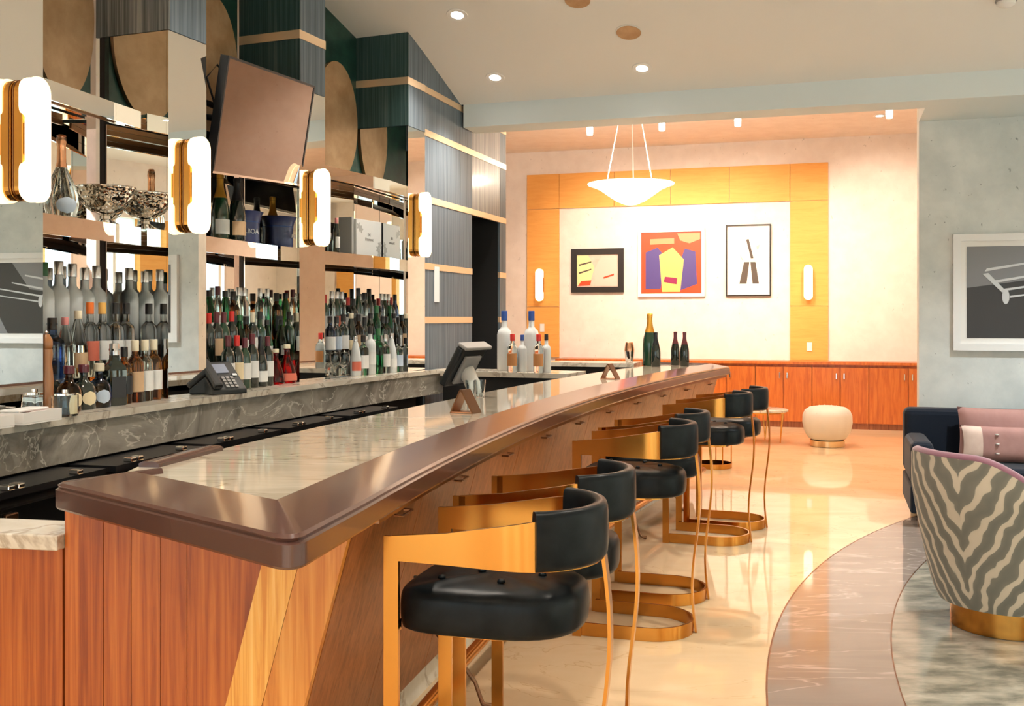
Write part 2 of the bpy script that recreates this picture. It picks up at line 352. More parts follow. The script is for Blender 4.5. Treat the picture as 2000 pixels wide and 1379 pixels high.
# ceilings: flat, then falling towards the beam; alcove ceiling beyond
mb = MB()
def cz(b): return SLOPE_Z + 0.31 * (-b)
bk = -(FLAT_Z - SLOPE_Z) / 0.31
mb.add([AB(A0, B0, FLAT_Z), AB(A1, B0, FLAT_Z), AB(A1, bk, FLAT_Z), AB(A0, bk, FLAT_Z), AB(A0, 0, SLOPE_Z), AB(A1, 0, SLOPE_Z),
        AB(A0, B0, FLAT_Z + .1), AB(A1, B0, FLAT_Z + .1), AB(A1, bk, FLAT_Z + .1), AB(A0, bk, FLAT_Z + .1), AB(A0, 0, SLOPE_Z + .1), AB(A1, 0, SLOPE_Z + .1)],
       [(0, 1, 2, 3), (3, 2, 5, 4), (6, 9, 8, 7), (9, 10, 11, 8)])
ceil = struct(mb.build('ceiling', 'ceiling_paint'), 'pale ceiling sloping down to the beam')
struct(boxAB(A0, A1, 0.0, B1 + 0.2, ALC_Z, ALC_Z + 0.1).build('ceiling', 'cream_wall'), 'warm alcove ceiling')
beam = struct(boxAB(0.0, A1, 0.0, 0.30, BEAM_Z, ALC_Z).build('trim_1', 'beam_paint'), 'pale blue beam over the alcove opening')
boxAB(3.62, A1, 0.30, CB, BEAM_Z, BEAM_Z + 0.1).build('soffit', 'beam_paint', beam)
struct(boxAB(A0, A1, B1, B1 + 0.2, 0, ALC_Z).build('wall_back', 'cream_wall'), 'cream plaster back wall of the alcove')
wc = struct(boxAB(3.62, A1, CB, CB + 0.2, 0, ALC_Z).build('wall_right_concrete', 'concrete'), 'grey concrete wall')
wc.name = 'wall_concrete'
# side of the alcove and left walls
struct(boxAB(A0, A0 + 0.2, B0, B1, 0, FLAT_Z).build('wall_left', 'cream_wall'))
# right wall: timber piers between tall windows
WR = A1
def wall_piers(name, axis, pos, lo, hi, n, pier, zh, mats):
    root = None
    bay = (hi - lo) / n
    for i in range(n + 1):
        c = lo + bay * i; p0, p1 = c - pier / 2, c + pier / 2
        mb = boxAB(pos, pos + 0.25, p0, p1, 0, zh) if axis == 'b' else boxAB(p0, p1, pos - 0.25, pos, 0, zh)
        o = mb.build(name if root is None else 'pier', mats[i % len(mats)], root)
        if root is None: root = struct(o)
    mb = boxAB(pos, pos + 0.25, lo - 1, hi + 1, zh, FLAT_Z) if axis == 'b' else boxAB(lo - 1, hi + 1, pos - 0.25, pos, zh, FLAT_Z)
    mb.build('header', 'cream_wall', root)
    for i in range(n):
        c = lo + bay * (i + 0.5)
        mb = MB()
        if axis == 'b':
            boxAB(pos + 0.08, pos + 0.13, c - 0.025, c + 0.025, 0, zh, mb); boxAB(pos + 0.08, pos + 0.13, c - bay / 2, c + bay / 2, 1.0, 1.05, mb)
        else:
            boxAB(c - 0.025, c + 0.025, pos - 0.13, pos - 0.08, 0, zh, mb); boxAB(c - bay / 2, c + bay / 2, pos - 0.13, pos - 0.08, 1.0, 1.05, mb)
        mb.build('window_frame', 'white_paint', root)
        if axis == 'b': boxAB(pos + 0.14, pos + 0.145, c - bay / 2, c + bay / 2, 0, zh).build('pane', 'frosted_pane', root)
    return root
wall_piers('wall_right', 'b', WR, -11.4, -0.4, 6, 1.0, 3.1, ['honey_wood', 'honey_wood', 'cream_wall'])
wall_piers('wall_rear', 'a', B0, -3.0, 8.0, 6, 0.7, 3.2, ['honey_wood', 'cream_wall'])
for q in ((A1, A1 + .25, 0.1, CB), (A1, A1 + .25, B0, -11.9), (8.3, A1, B0 - .25, B0), (A0, -3.3, B0 - .25, B0)): struct(boxAB(*q, 0, FLAT_Z).build('wall_corner', 'cream_wall'))
# alcove right side
struct(boxAB(A1, A1 + 0.2, CB, B1, 0, ALC_Z).build('wall_right_alcove', 'cream_wall')).name = 'wall_alcove'

# ================================================================== BACK BAR: pillars, niches, ledge
def lineu(u, ox, oy, s):     # plan point seen in direction u on the line through (ox,oy) with dx/dy = s
    k = (u - CX) / FPX; y = (ox - s * oy) / (k - s); return Vector((k * y, y))
PD = [(-1.944, 3.92, 0.275, -75, 84), (-1.653, 5.15, 0.375, 329, 403), (-1.264, 6.45, 0.40, 585, 635), (-0.735, 7.66, 0.36, 797, 830)]
LEDGE = 1.10
CLAD = 2.92
where = ['nearest the camera at the left edge', 'between the nearest and the middle bottle niche', 'between the middle and the far bottle niche', 'at the end beside the dark timber wall']
PIL = []
for i, (ox, oy, s, u0, u1) in enumerate(PD):
    p0, p1 = lineu(u0, ox, oy, s), lineu(u1, ox, oy, s)
    t2 = (p1 - p0).normalized(); n2 = Vector((t2.y, -t2.x)); wd = (p1 - p0).length; mid = (p0 + p1) / 2
    rz = math.atan2(t2.y, t2.x)      # local +x along the bar (away), local -y towards the bar
    PIL.append((p0, p1, t2, n2, wd, mid, rz))
    p = thing('mirrored_pillar', 'tall mirror-clad pillar with dark timber top, ' + where[i], 'pillar', (mid.x, mid.y, LEDGE), rz, 'mirrored pillars of the back bar')
    h = wd / 2; dep = 0.45; zc = CLAD - LEDGE; zt = 4.0 - LEDGE
    MB().box(-h + .012, h - .012, 0.012, dep, 0, zt - .02).build('core', 'black', p)
    MB().box(-h, h, 0, 0.011, 0, zc - .004).build('mirror_panel', 'mirror', p)
    MB().box(-h, -h + .011, 0.012, dep, 0, zc - .004).build('mirror_panel', 'mirror', p)
    MB().box(h - .011, h, 0.012, dep, 0, zc - .004).build('mirror_panel', 'mirror', p)
    zs = 3.225 - LEDGE
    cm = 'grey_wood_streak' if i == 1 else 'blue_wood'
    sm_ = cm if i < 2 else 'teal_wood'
    for z0, z1 in ((zc, zs), (zs + .056, zt)):
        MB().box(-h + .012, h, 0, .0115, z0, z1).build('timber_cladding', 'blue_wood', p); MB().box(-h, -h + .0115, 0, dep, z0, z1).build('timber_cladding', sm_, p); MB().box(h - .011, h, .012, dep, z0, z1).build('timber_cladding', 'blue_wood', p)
    MB().box(-h - .003, h + .003, -.003, dep, zs + .001, zs + 0.055).build('brass_band', 'brass_strip', p)

def sconce(name, label, loc, rz, group, power):
    o = thing(name, label, 'wall lamp', loc, rz, group)
    def stad(r, hh, n=10): 
        return [(r * math.cos(a), hh - r + r * math.sin(a)) for a in [PI * k / n for k in range(n + 1)]] + [(r * math.cos(a), -(hh - r) + r * math.sin(a)) for a in [PI + PI * k / n for k in range(n + 1)]]
    MB().plate(stad(0.050, 0.235), -0.052, -0.002).build('brass_body', 'brass', o, bevel=0.004)
    MB().plate(stad(0.052, 0.237), -0.012, -0.009).build('seam', 'bronze', o)
    g = MB().plate(stad(0.060, 0.245), -0.098, -0.066).build('glass_shade', 'sconce_glow', o, bevel=0.010, segs=3)
    for sgn in (1, -1):
        pts = stad(0.0595, 0.1)
        mb = MB(); mb.plate([(q[0], q[1] * 0.85 + sgn * 0.158) for q in pts], -0.0655, -0.040)
        mb.build('glass_lobe', 'sconce_glow', o, bevel=0.006)
    MB().box(-.045, .045, -0.0655, -0.0525, -0.06, 0.06).build('brass_bridge', 'brass', o)
    return o
slab_ = ['gold backed glass wall lamp at the left picture edge', 'glowing gold wall lamp left of the television', 'glowing gold wall lamp right of the television', 'smallest gold wall lamp beside the dark timber wall']
for i in range(4):
    p0, p1, t2, n2, wd, mid, rz = PIL[i]
    z = [2.19, 2.165, 2.19, 2.195][i]
    c = mid + n2 * 0.001
    if i == 0: c = p1 - t2 * 0.125
    sconce('wall_sconce', slab_[i], (c.x, c.y, z), rz, 'wall lamps on the mirrored pillars', 6)

# niches between the pillars
NICHE = []
nwords = ['nearest', 'middle', 'far']
for i in range(3):
    a = PIL[i][1]; b_ = PIL[i + 1][0]
    ch = b_ - a; L = ch.length; t2 = ch / L; rz = math.atan2(t2.y, t2.x)
    NICHE.append((a, t2, Vector((-t2.y, t2.x)), L, rz))
    o = thing('display_niche', 'mirrored drinks niche with two chrome shelves, the ' + nwords[i] + ' of three', 'shelf unit', (a.x, a.y, LEDGE), rz, 'drinks niches of the back bar')
    dp = 0.45; e = 0.004
    MB().box(0.0, L, dp + .012, dp + .05, 0, 4.0 - LEDGE).build('back_board', 'black', o)
    for z0, z1 in ((0.0, 1.922), (1.942, 2.497)):
        z0_, z1_ = max(z0 - (LEDGE if z0 else 0), 0), z1 - LEDGE
        for k in range(2):
            MB().box(L * k / 2 + e, L * (k + 1) / 2 - e, dp, dp + .01, z0_ + e, z1_ - e).build('mirror_panel', 'mirror', o)
    # upper panel with a round leaf-metal disc on dark green
    MB().box(0, L, dp - .02, dp + .011, 2.53 - LEDGE, 4.0 - LEDGE).build('upper_panel', 'green_panel', o)
    mb = MB(); R = 0.36; cxx = [0.745, 0.72, 0.70][i] * L; czz = [2.98, 3.0, 2.93][i] - LEDGE
    mb.plate([(cxx + .25 * L * math.cos(q), czz + .43 * math.sin(q)) for q in [2 * PI * k / 48 for k in range(48)]], dp - .045, dp - .021)
    mb.build('disc', 'tan_leaf', o)
    # shelves: glass board with a chrome fascia in front
    for zt, th in ((1.945, 0.088), (2.52, 0.084)):
        sh = MB().box(0, L, 0.162, dp - .022 if zt > 2 else dp - .002, zt - .022 - LEDGE, zt - LEDGE - 0.004).build('shelf', 'mirror_bronze', o)
        MB().box(0, L, 0.150, 0.160, zt - th - LEDGE, zt - LEDGE).build('fascia', 'mirror', sh)
        MB().box(0, L, 0.300, 0.312, zt - .05 - LEDGE, zt - .023 - LEDGE).build('shelf_rail', 'bronze', sh)
    # glass steps for the bottles
    for k, (y0, y1, zz) in enumerate(((0.13, 0.27, 0.13), (0.27, 0.44, 0.26))):
        MB().box(0.002, L - .002, y0, y1, 0.001, zz).build('bottle_step', 'mirror_bronze', o)

# ledge with marble riser along the back bar (follows the bar's curve)
TT = [2.3 + 0.335 * k for k in range(15)]      # t = 2.3 .. 6.99
def strip(t_list, d0, d1, z0, z1):
    mb = MB(); n = len(t_list)
    q = lambda v, t: v(t) if callable(v) else v
    vs = []; fs = []
    for t in t_list: vs += [BP(t, q(d0, t), z0), BP(t, q(d1, t), z0), BP(t, q(d1, t), z1), BP(t, q(d0, t), z1)]
    for i in range(n - 1):
        for j in range(4): j2 = (j + 1) % 4; fs.append((i * 4 + j, i * 4 + j2, (i + 1) * 4 + j2, (i + 1) * 4 + j))
    fs += [(3, 2, 1, 0), ((n - 1) * 4, (n - 1) * 4 + 1, (n - 1) * 4 + 2, (n - 1) * 4 + 3)]
    return mb.add(vs, fs)
LD = 1.76
led = thing('back_bar_ledge', 'long curved marble ledge carrying the bottles along the mirrors', 'ledge', BP(4.9, 2.0, 0))
strip(TT, LD, 2.75, LEDGE - 0.03, LEDGE).build('ledge_top', 'edge_marble', led, world=True)
strip(TT, LD + 0.012, 1.80, 0.915, LEDGE - 0.031).build('riser', 'riser_marble', led, world=True)
strip([6.99, 7.25, 7.5], LD, 1.83, LEDGE - 0.03, LEDGE).build('ledge_top', 'edge_marble', led, world=True)
strip([6.99, 7.25, 7.5], LD + 0.012, 1.83, 0.915, LEDGE - 0.031).build('riser', 'riser_marble', led, world=True)
strip(TT, 1.85, 2.75, 0.0, LEDGE - 0.032).build('base', 'black_matte', led, world=True)
# refrigerator units under the ledge
ft = [2.4, 3.05, 3.7, 4.35, 5.0, 5.65, 6.3]
for k in range(6):
    t0, t1 = ft[k] + .01, ft[k + 1] - .01; tm = (t0 + t1) / 2; c = BP(tm, 1.62, 0); T = BT(tm)
    o = thing('undercounter_cooler', 'black undercounter cooler with chrome latch below the ledge, number %s from the near end' % ['one', 'two', 'three', 'four', 'five', 'six'][k], 'cooler', c, math.atan2(T.y, T.x), 'coolers below the ledge')
    h = (t1 - t0) * 0.52
    MB().box(-h, h, -0.01, 0.20, 0.05, 0.88).build('body', 'black', o)
    d = MB().box(-h + .01, h - .01, -0.04, -0.011, 0.1, 0.84).build('door', 'black_gloss', o)
    MB().box(h - .14, h - .05, -0.068, -0.041, 0.79, 0.83).build('latch', 'chrome', d, bevel=.004)
    MB().box(-h + .1, -h + .16, -0.058, -0.041, 0.80, 0.825).build('lock', 'bronze', d, bevel=.004)
    MB().box(-h, h, -0.06, 0.16, 0.881, 0.905).build('top_rail', 'black', o)
    for hx in (-h + .12, -h + .17, h - .16): MB().box(hx - .016, hx + .016, -0.064, -0.02, .9055, .925).build('hinge', 'chrome', o, bevel=.005)

# dark timber end wall beyond the last pillar
p1 = PIL[3][1]; wd_ = Vector((0.33, 1.0)).normalized(); endw = lineu(988, p1.x, p1.y, 0.33); WL = (endw - p1).length
wrz = math.atan2(wd_.y, wd_.x)
we = thing('wall_bar_end', 'dark blue grey timber wall with brass bands', 'wall', (p1.x, p1.y, 0), wrz, kind='structure')
bands = [0.0, 1.455, 1.87, 2.385, 2.895, 3.225, 4.0]
dlo, dhi = (lineu(922, p1.x, p1.y, 0.33) - p1).length, (lineu(976, p1.x, p1.y, 0.33) - p1).length
MB().box(0, dlo, 0.02, 0.3, 0, 4.0).build('core', 'black_matte', we)
MB().box(dhi, WL, 0.02, 0.3, 0, 4.0).build('core', 'black_matte', we)
MB().box(dlo, dhi, 0.02, 0.3, 2.43, 4.0).build('core', 'black_matte', we)
xs = [0.0, dlo * 0.38, dlo * 0.72, dlo]
for k in range(len(bands) - 1):
    z0 = bands[k] + (0.05 if k else 0); z1 = bands[k + 1]
    for q in range(3): MB().box(xs[q] + .0015, xs[q + 1] - .0015, 0, .0195, z0 + .001, z1 - .001).build('timber_panel', 'blue_wood', we)
    MB().box(dhi, WL, 0, .0195, z0 + .001, z1 - .001).build('timber_panel', 'blue_wood', we)
    if z0 > 2.3: MB().box(dlo + .0015, dhi - .0015, 0, .0195, z0 + .001, z1 - .001).build('timber_panel', 'grey_wood_streak', we)
    if k: 
        MB().box(0, dlo, -.004, .0195, bands[k], bands[k] + .05).build('brass_band', 'brass_strip', we)
        MB().box(dhi, WL, -.004, .0195, bands[k], bands[k] + .05).build('brass_band', 'brass_strip', we)
        if bands[k] > 2.3: MB().box(dlo, dhi, -.004, .0195, bands[k], bands[k] + .05).build('brass_band', 'brass_strip', we)
dr = thing('door_1', 'dark timber service door set back in the end wall', 'door', (p1.x, p1.y, 0), wrz, kind='structure')
dr['kind'] = 'structure'
MB().box(dlo - .02, dhi + 0.05, 0.31, 0.35, 0, 2.6).build('door_leaf', 'blue_wood', dr)
for zb in (1.455, 1.87): MB().box(dlo - .02, dhi - .16, 0.302, 0.309, zb, zb + .05).build('brass_band', 'brass_strip', dr)
MB().box(dhi - .16, dhi + .02, 0.302, 0.309, 0.0, 2.43).build('dark_edge', 'green_panel', dr)
# notice on the timber wall
nx_ = (lineu(852, p1.x, p1.y, 0.33) - p1).length
ntc = MB().box(-0.05, 0.05, -0.006, -0.001, 1.62, 1.90).build('paper_notice', 'paper'); ntc.location = (p1.x + wd_.x * nx_, p1.y + wd_.y * nx_, 0); ntc.rotation_euler = (0, 0, wrz)
tag(ntc, 'white paper sheet pinned to the dark timber wall', 'notice')
# ================================================================== BAR COUNTER
def dback(t): return 0.75 if t < 3.05 else (0.65 if t > 5 else 0.75 - 0.10 * (t - 3.05) / 1.95)
TOP = 1.078
bar = thing('bar_counter', 'long curved bar with cream marble top, dark bronze rail and orange timber front', 'bar counter', (0.0, 4.6, 0))
E0 = Vector((-0.425, 1.99)); E1 = Vector((-1.215, 2.69))
front = [BP(9.0 - 0.2 * k, 0)[:2] for k in range(34)]     # 9.0 .. 2.4
def fillet(p, a, b, r, n=20):
    p, a, b = Vector(p), Vector(a), Vector(b); u = (a - p).normalized(); v = (b - p).normalized()
    P0, P1 = p + u * r, p + v * r
    return [((1 - k / n) ** 2 * P0 + 2 * (1 - k / n) * (k / n) * p + (k / n) ** 2 * P1)[:] for k in range(n + 1)]
BK = BP(2.72, 0.80)
path = [BP(9.13, 0.66)[:2], BP(9.13, 0.12)[:2]] + front + fillet(E0, front[-1], E1, 0.075) + fillet(E1, E0, BK[:2], 0.05) + [BK[:2]]
def inner(p, a, b, w_):     # mitre point of the corner p between a->p and p->b, inset w_
    p, a, b = Vector(p), Vector(a), Vector(b); d0 = (p - a).normalized(); d1 = (b - p).normalized()
    r0 = Vector((d0.y, -d0.x)); r1 = Vector((d1.y, -d1.x)); return p + (r0 + r1) / (1 + r0.dot(r1)) * w_
n0 = 2 + len(front); PIV = {}
for k in range(21): PIV[n0 + k] = inner(E0, front[-1], E1, 0.166); PIV[n0 + 21 + k] = inner(E1, E0, BK[:2], 0.166)
prof = [(0.004, 1.000), (0.0, 1.006), (0.0, 1.050), (0.007, 1.055), (0.004, 1.062), (0.012, 1.068), (0.154, 1.093), (0.161, 1.091), (0.166, 1.079), (0.166, 1.000)]
MB().sweep(path, prof, PIV).build('rail', 'rim', bar, world=True, smooth=math.radians(9))
prof2 = [(0.03, 0.975), (0.03, 0.9995), (0.12, 0.9995), (0.12, 0.975)]
MB().sweep(path[2:-44], prof2).build('under_moulding', 'bronze', bar, world=True)
# raised rail along the staff side near the end
bt = [2.74 + 0.06 * k for k in range(7)]
MB().sweep([BP(t, dback(t) + 0.035)[:2] for t in bt], [(0.0, 1.02), (0.0, 1.088), (0.012, 1.094), (0.05, 1.094), (0.062, 1.088), (0.062, 1.02)]).build('staff_side_rail', 'rim', bar, world=True, smooth=SM)
# stone top
pts = [BP(2.58 + 0.27 * k, 0.165)[:2] for k in range(25)] ; tl = 2.58 + 0.27 * 24
m_end = Vector((-(E1 - E0).y, (E1 - E0).x)).normalized(); m_end = -m_end if m_end.y < 0 else m_end
def endin(x): # point on the near end line inset by the rail width, fraction x from the guests' side
    return (E0 + (E1 - E0) * x + m_end * 0.165)[:]
back_ = [BP(t, dback(t))[:2] for t in [tl - 0.27 * k for k in range(24)] if t > 2.95]
pts = [inner(E0, front[-1], E1, 0.167)[:]] + pts + back_ + [BP(2.74, 0.79)[:2], endin(0.93)]
me = bpy.data.meshes.new('stone_top'); bm = bmesh.new()
inv = WM['bar_counter'].inverted()
lo = [bm.verts.new(inv @ Vector((p[0], p[1], 1.04))) for p in pts]; hi = [bm.verts.new(inv @ Vector((p[0], p[1], TOP))) for p in pts]
bm.faces.new(lo); bm.faces.new(hi)
for i in range(len(pts)): j = (i + 1) % len(pts); bm.faces.new((lo[i], lo[j], hi[j], hi[i]))
bmesh.ops.recalc_face_normals(bm, faces=bm.faces); bmesh.ops.triangulate(bm, faces=bm.faces); bm.to_mesh(me); bm.free()
me.materials.append(MATS['slab']); st = bpy.data.objects.new('stone_top', me); COL.objects.link(st); st.parent = bar
# leaning front, panel by panel
TB0 = 2.585
def lean(z): return 0.075 + (1.04 - z) * 0.27
tp = [TB0 + 0.012] + [TB0 + 0.64 * k for k in range(1, 11)]
tp[-1] = 8.95
for k in range(10):
    t0, t1 = tp[k] + 0.002, tp[k + 1] - 0.002; mb = MB(); n = 4; vs = []; fs = []
    for i in range(n + 1):
        t = t0 + (t1 - t0) * i / n
        vs += [BP(t, lean(1.0), 1.0), BP(t, lean(0.15), 0.15), BP(t, lean(0.15) + .03, 0.15), BP(t, lean(1.0) + .03, 1.0)]
    for i in range(n):
        for j in range(4): j2 = (j + 1) % 4; fs.append((i * 4 + j, i * 4 + j2, (i + 1) * 4 + j2, (i + 1) * 4 + j))
    fs += [(3, 2, 1, 0), (n * 4, n * 4 + 1, n * 4 + 2, n * 4 + 3)]
    fp = mb.add(vs, fs).build('front_panel', 'bar_wood_front', bar, world=True)
    if k >= 0:
        th = t0 + 0.40; z = 0.925; T = BT(th); Lv = Vector((-T.y, T.x, 0)); c = BP(th, lean(z), z)
        hp = [c - T * .045 - Lv * .002, c - T * .045 - Lv * .028, c + T * .045 - Lv * .028, c + T * .045 - Lv * .002]
        iv = inv
        MB().tube([iv @ q for q in hp], 0.0045, 6).build('pull_handle', 'bronze', fp)
strip([TB0 + .02 + 0.45 * k for k in range(15)], 0.37, 0.40, 0.0, 0.149).build('toe_kick', 'edge_marble', bar, world=True)
strip([TB0 + .05 + 0.45 * k for k in range(15)], 0.41, lambda t: dback(t) - 0.04, 0.0, 1.0).build('staff_side_body', 'black_matte', bar, world=True)
strip([TB0 + .05 + 0.45 * k for k in range(15)], 0.20, 0.405, 0.80, 0.998).build('inner_frame', 'black_matte', bar, world=True)
# end panel facing the entrance: slanting boards, then upright planks
T0 = BT(TB0); L0 = Vector((-T0.y, T0.x, 0)); R0 = BP(TB0, 0.0)
def EP(k, z, off=0.0): return R0 + L0 * k + T0 * off + Vector((0, 0, z))
def endboard(ka, kb, name, mat, z0=0.0, z1=1.0, off=0.0, gap=.001):
    fa = ka if callable(ka) else (lambda z: ka); fb = kb if callable(kb) else (lambda z: kb)
    p = [EP(fa(z0) + gap, z0, off), EP(fb(z0) - gap, z0, off), EP(fb(z0) - gap, z0, off + .025), EP(fa(z0) + gap, z0, off + .025),
         EP(fa(z1) + gap, z1, off), EP(fb(z1) - gap, z1, off), EP(fb(z1) - gap, z1, off + .025), EP(fa(z1) + gap, z1, off + .025)]
    return MB().hexa(p).build(name, mat, bar, world=True)
l1 = lambda z: lean(z) + 0.115
l2 = lambda z: lean(z) + 0.215
KE = 0.905
endboard(lean, l1, 'slanting_board', 'mid_wood', off=-0.014)
endboard(l1, l2, 'slanting_board', 'light_wood', off=-0.012)
ks = [l2, 0.62, 0.70, 0.80, KE]
endboard(l2, 0.55, 'end_plank', 'bar_wood')
for a_, b2 in ((0.55, 0.625), (0.625, 0.71), (0.71, 0.79), (0.79, KE)): endboard(a_, b2, 'end_plank', 'bar_wood')
# staff gate with a stone cap, in line with the bar's end
gc = EP(KE + 0.4, 0)
gate = thing('staff_gate', 'low orange timber half wall with a pale stone cap beside the bar end', 'half wall', gc, math.atan2(L0.y, L0.x))
for k in range(3): 
    x0 = -0.395 + k * 0.19
    MB().box(x0 + .001, x0 + .189, -0.11, 0.0, 0, 0.878).build('plank', 'bar_wood', gate)
MB().box(-0.398, 0.18, -0.16, 0.03, 0.879, 0.92).build('stone_cap', 'edge_marble', gate, bevel=.004)

# foot rail on brackets
iv = WM['bar_counter'].inverted()
fr = MB().tube([iv @ BP(2.75 + 0.2 * k, 0.155, 0.19) for k in range(31)], 0.024, 10).build('foot_rail', 'brass', bar, smooth=True)
for t in (2.9, 3.9, 4.9, 5.9, 6.9, 7.9):
    q = [BP(t, 0.29, 0.30), BP(t, 0.23, 0.21), BP(t, 0.17, 0.165), BP(t, 0.12, 0.10), BP(t, 0.09, 0.02), BP(t, 0.05, 0.012)]
    MB().tube([iv @ x for x in q], [.007, .008, .009, .008, .009, .014], 8).build('bracket', 'bronze', fr, smooth=True)

# ================================================================== BAR STOOLS
def make_stool():
    o = thing('bar_stool', 'x', 'bar stool', (0, 0, 0), 0, 'gold and black leather bar stools')
    W, D, R = 0.215, 0.52, 0.215       # half width, total depth, back radius (plan: y = away from the bar)
    def upath(w, d, n=16):       # U shape open towards the bar
        r = w; pts = [(-w, 0.0), (-w, 0.10), (-w, 0.2)]; c = d - r
        pts = [(-w, 0.0), (-w, c * 0.5)] + [(-r * math.cos(PI * k / n), c + r * math.sin(PI * k / n)) for k in range(n + 1)] + [(w, c * 0.5), (w, 0.0)]
        return pts
    def ribbon(pts, zb, zt, th):
        mb = MB(); P = [Vector(p) for p in pts]; n = len(P); vs = []; fs = []
        acc = [0]
        for i in range(1, n): acc.append(acc[-1] + (P[i] - P[i - 1]).length)
        for i in range(n):
            d = (P[min(i + 1, n - 1)] - P[max(i - 1, 0)]).normalized(); nn = Vector((-d.y, d.x)); s = acc[i] / acc[-1]
            a, b = P[i] + nn * th / 2, P[i] - nn * th / 2; z0, z1 = zb(s), zt(s)
            vs += [(a.x, a.y, z0), (b.x, b.y, z0), (b.x, b.y, z1), (a.x, a.y, z1)]
        for i in range(n - 1):
            for j in range(4): j2 = (j + 1) % 4; fs.append((i * 4 + j, i * 4 + j2, (i + 1) * 4 + j2, (i + 1) * 4 + j))
        fs += [(3, 2, 1, 0), ((n - 1) * 4, (n - 1) * 4 + 1, (n - 1) * 4 + 2, (n - 1) * 4 + 3)]
        return mb.add(vs, fs)
    up = upath(W, D)
    bell = lambda s: max(0.0, math.sin(PI * s)) ** 1.6
    ribbon(up, lambda s: 0.855 - 0.015 * bell(s), lambda s: 0.92 + 0.075 * bell(s), 0.012).build('arm_band', 'brass', o, smooth=SM)
    # leather back pad: middle of the U
    pad = [p for p in upath(W, D, 24)][2:-2]; pad = pad[3:-3]
    def padp(u, v):     # u along, v around section
        f = u * (len(pad) - 1); i = min(int(f), len(pad) - 2); a = Vector(pad[i]).lerp(Vector(pad[i + 1]), f - i)
        d = (Vector(pad[min(i + 2, len(pad) - 1)]) - Vector(pad[max(i - 1, 0)])).normalized(); nn = Vector((-d.y, d.x))
        ang = 2 * PI * v; e = 0.5
        cx2 = math.copysign(abs(math.cos(ang)) ** e, math.cos(ang)); cz2 = math.copysign(abs(math.sin(ang)) ** e, math.sin(ang))
        q = a + nn * (0.022 * cx2); return (q.x, q.y, 0.922 + 0.078 * cz2)
    mb = MB(); nu, nv = 22, 20; vs = [padp(i / nu, j / nv) for i in range(nu + 1) for j in range(nv)]; fs = []
    for i in range(nu):
        for j in range(nv): j2 = (j + 1) % nv; fs.append((i * nv + j, i * nv + j2, (i + 1) * nv + j2, (i + 1) * nv + j))
    fs += [tuple(range(nv)), tuple(nu * nv + j for j in range(nv))]
    bp_ = mb.add(vs, fs).build('back_pad', 'leather', o, smooth=math.radians(50))
    # front posts
    for sx in (-1, 1): MB().box(sx * W - 0.006, sx * W + 0.006, -0.021, 0.021, 0.0, 0.919).build('front_post', 'brass', o)
    # base band on the floor
    ribbon(upath(W - .013, D - .004), lambda s: 0.001, lambda s: 0.062, 0.012).build('base_band', 'brass', o, smooth=SM)
    # rear leg: flat strip with a slight sway
    mb = MB(); vs = []; fs = []; n = 12
    for i in range(n + 1):
        f = i / n; z = 0.855 * f + 0.002; y = D + 0.012 + 0.018 * math.sin(2 * PI * f) * -1
        wd = 0.012 + 0.008 * f
        vs += [(-wd, y - .005, z), (wd, y - .005, z), (wd, y + .005, z), (-wd, y + .005, z)]
    for i in range(n):
        for j in range(4): j2 = (j + 1) % 4; fs.append((i * 4 + j, i * 4 + j2, (i + 1) * 4 + j2, (i + 1) * 4 + j))
    fs += [(3, 2, 1, 0), (n * 4, n * 4 + 1, n * 4 + 2, n * 4 + 3)]
    mb.add(vs, fs).build('rear_leg', 'brass', o, smooth=SM)
    # seat frame and cushion (front square, back rounded)
    def outline(w, d0, d1, n=30):
        pts = []
        for k in range(n):
            a = 2 * PI * k / n; c, s = math.cos(a), math.sin(a); e = 0.42 if s < 0 else 0.75
            x = w * math.copysign(abs(c) ** e, c); y = (d0 + d1) / 2 + (d1 - d0) / 2 * math.copysign(abs(s) ** e, s); pts.append((x, y))
        return pts
    MB().prism(outline(W - .075, 0.05, D - 0.125), 0.640, 0.653).build('seat_frame', 'brass', o)
    for sx in (-1, 1): MB().box(min(sx * (W - .04), sx * (W - .0065)), max(sx * (W - .04), sx * (W - .0065)), -0.012, 0.012, 0.660, 0.690).build('seat_bracket', 'brass', o)
    lay = [(0.93, 0.654), (0.985, 0.660), (1.0, 0.69), (1.0, 0.735), (0.985, 0.757), (0.93, 0.772), (0.80, 0.781), (0.55, 0.786), (0.25, 0.787)]
    n = 40; base = outline(W - .010, -0.015, D - 0.035, n); cyy = (D - 0.05) / 2; vs = []; fs = []
    for li, (k, z) in enumerate(lay):
        for i, p in enumerate(base):
            zz = z
            if li >= 5: zz += 0.006 * math.cos(p[0] * k * 52) * math.cos((p[1] - cyy) * k * 48)
            vs.append((p[0] * k, cyy + (p[1] - cyy) * k, zz))
    for j in range(len(lay) - 1):
        for i in range(n): i2 = (i + 1) % n; fs.append((j * n + i, j * n + i2, (j + 1) * n + i2, (j + 1) * n + i))
    fs += [tuple(range(n - 1, -1, -1)), tuple((len(lay) - 1) * n + i for i in range(n))]
    cu = MB().add(vs, fs).build('seat_cushion', 'leather', o, smooth=math.radians(60), sub=1)
    for bx, by in ((-.1, .10), (.1, .10), (-.1, .27), (.1, .27), (0, .185), (0, .36)):
        MB().lathe([(0.0, 0.786), (0.012, 0.7865), (0.009, 0.794), (0, 0.796)], 10, (bx, by)).build('tufting_button', 'leather', cu, smooth=True)
    MB().box(-0.004, 0.004, -0.019, -0.012, 0.68, 0.76).build('seam', 'black', cu)
    return o
stool = make_stool()
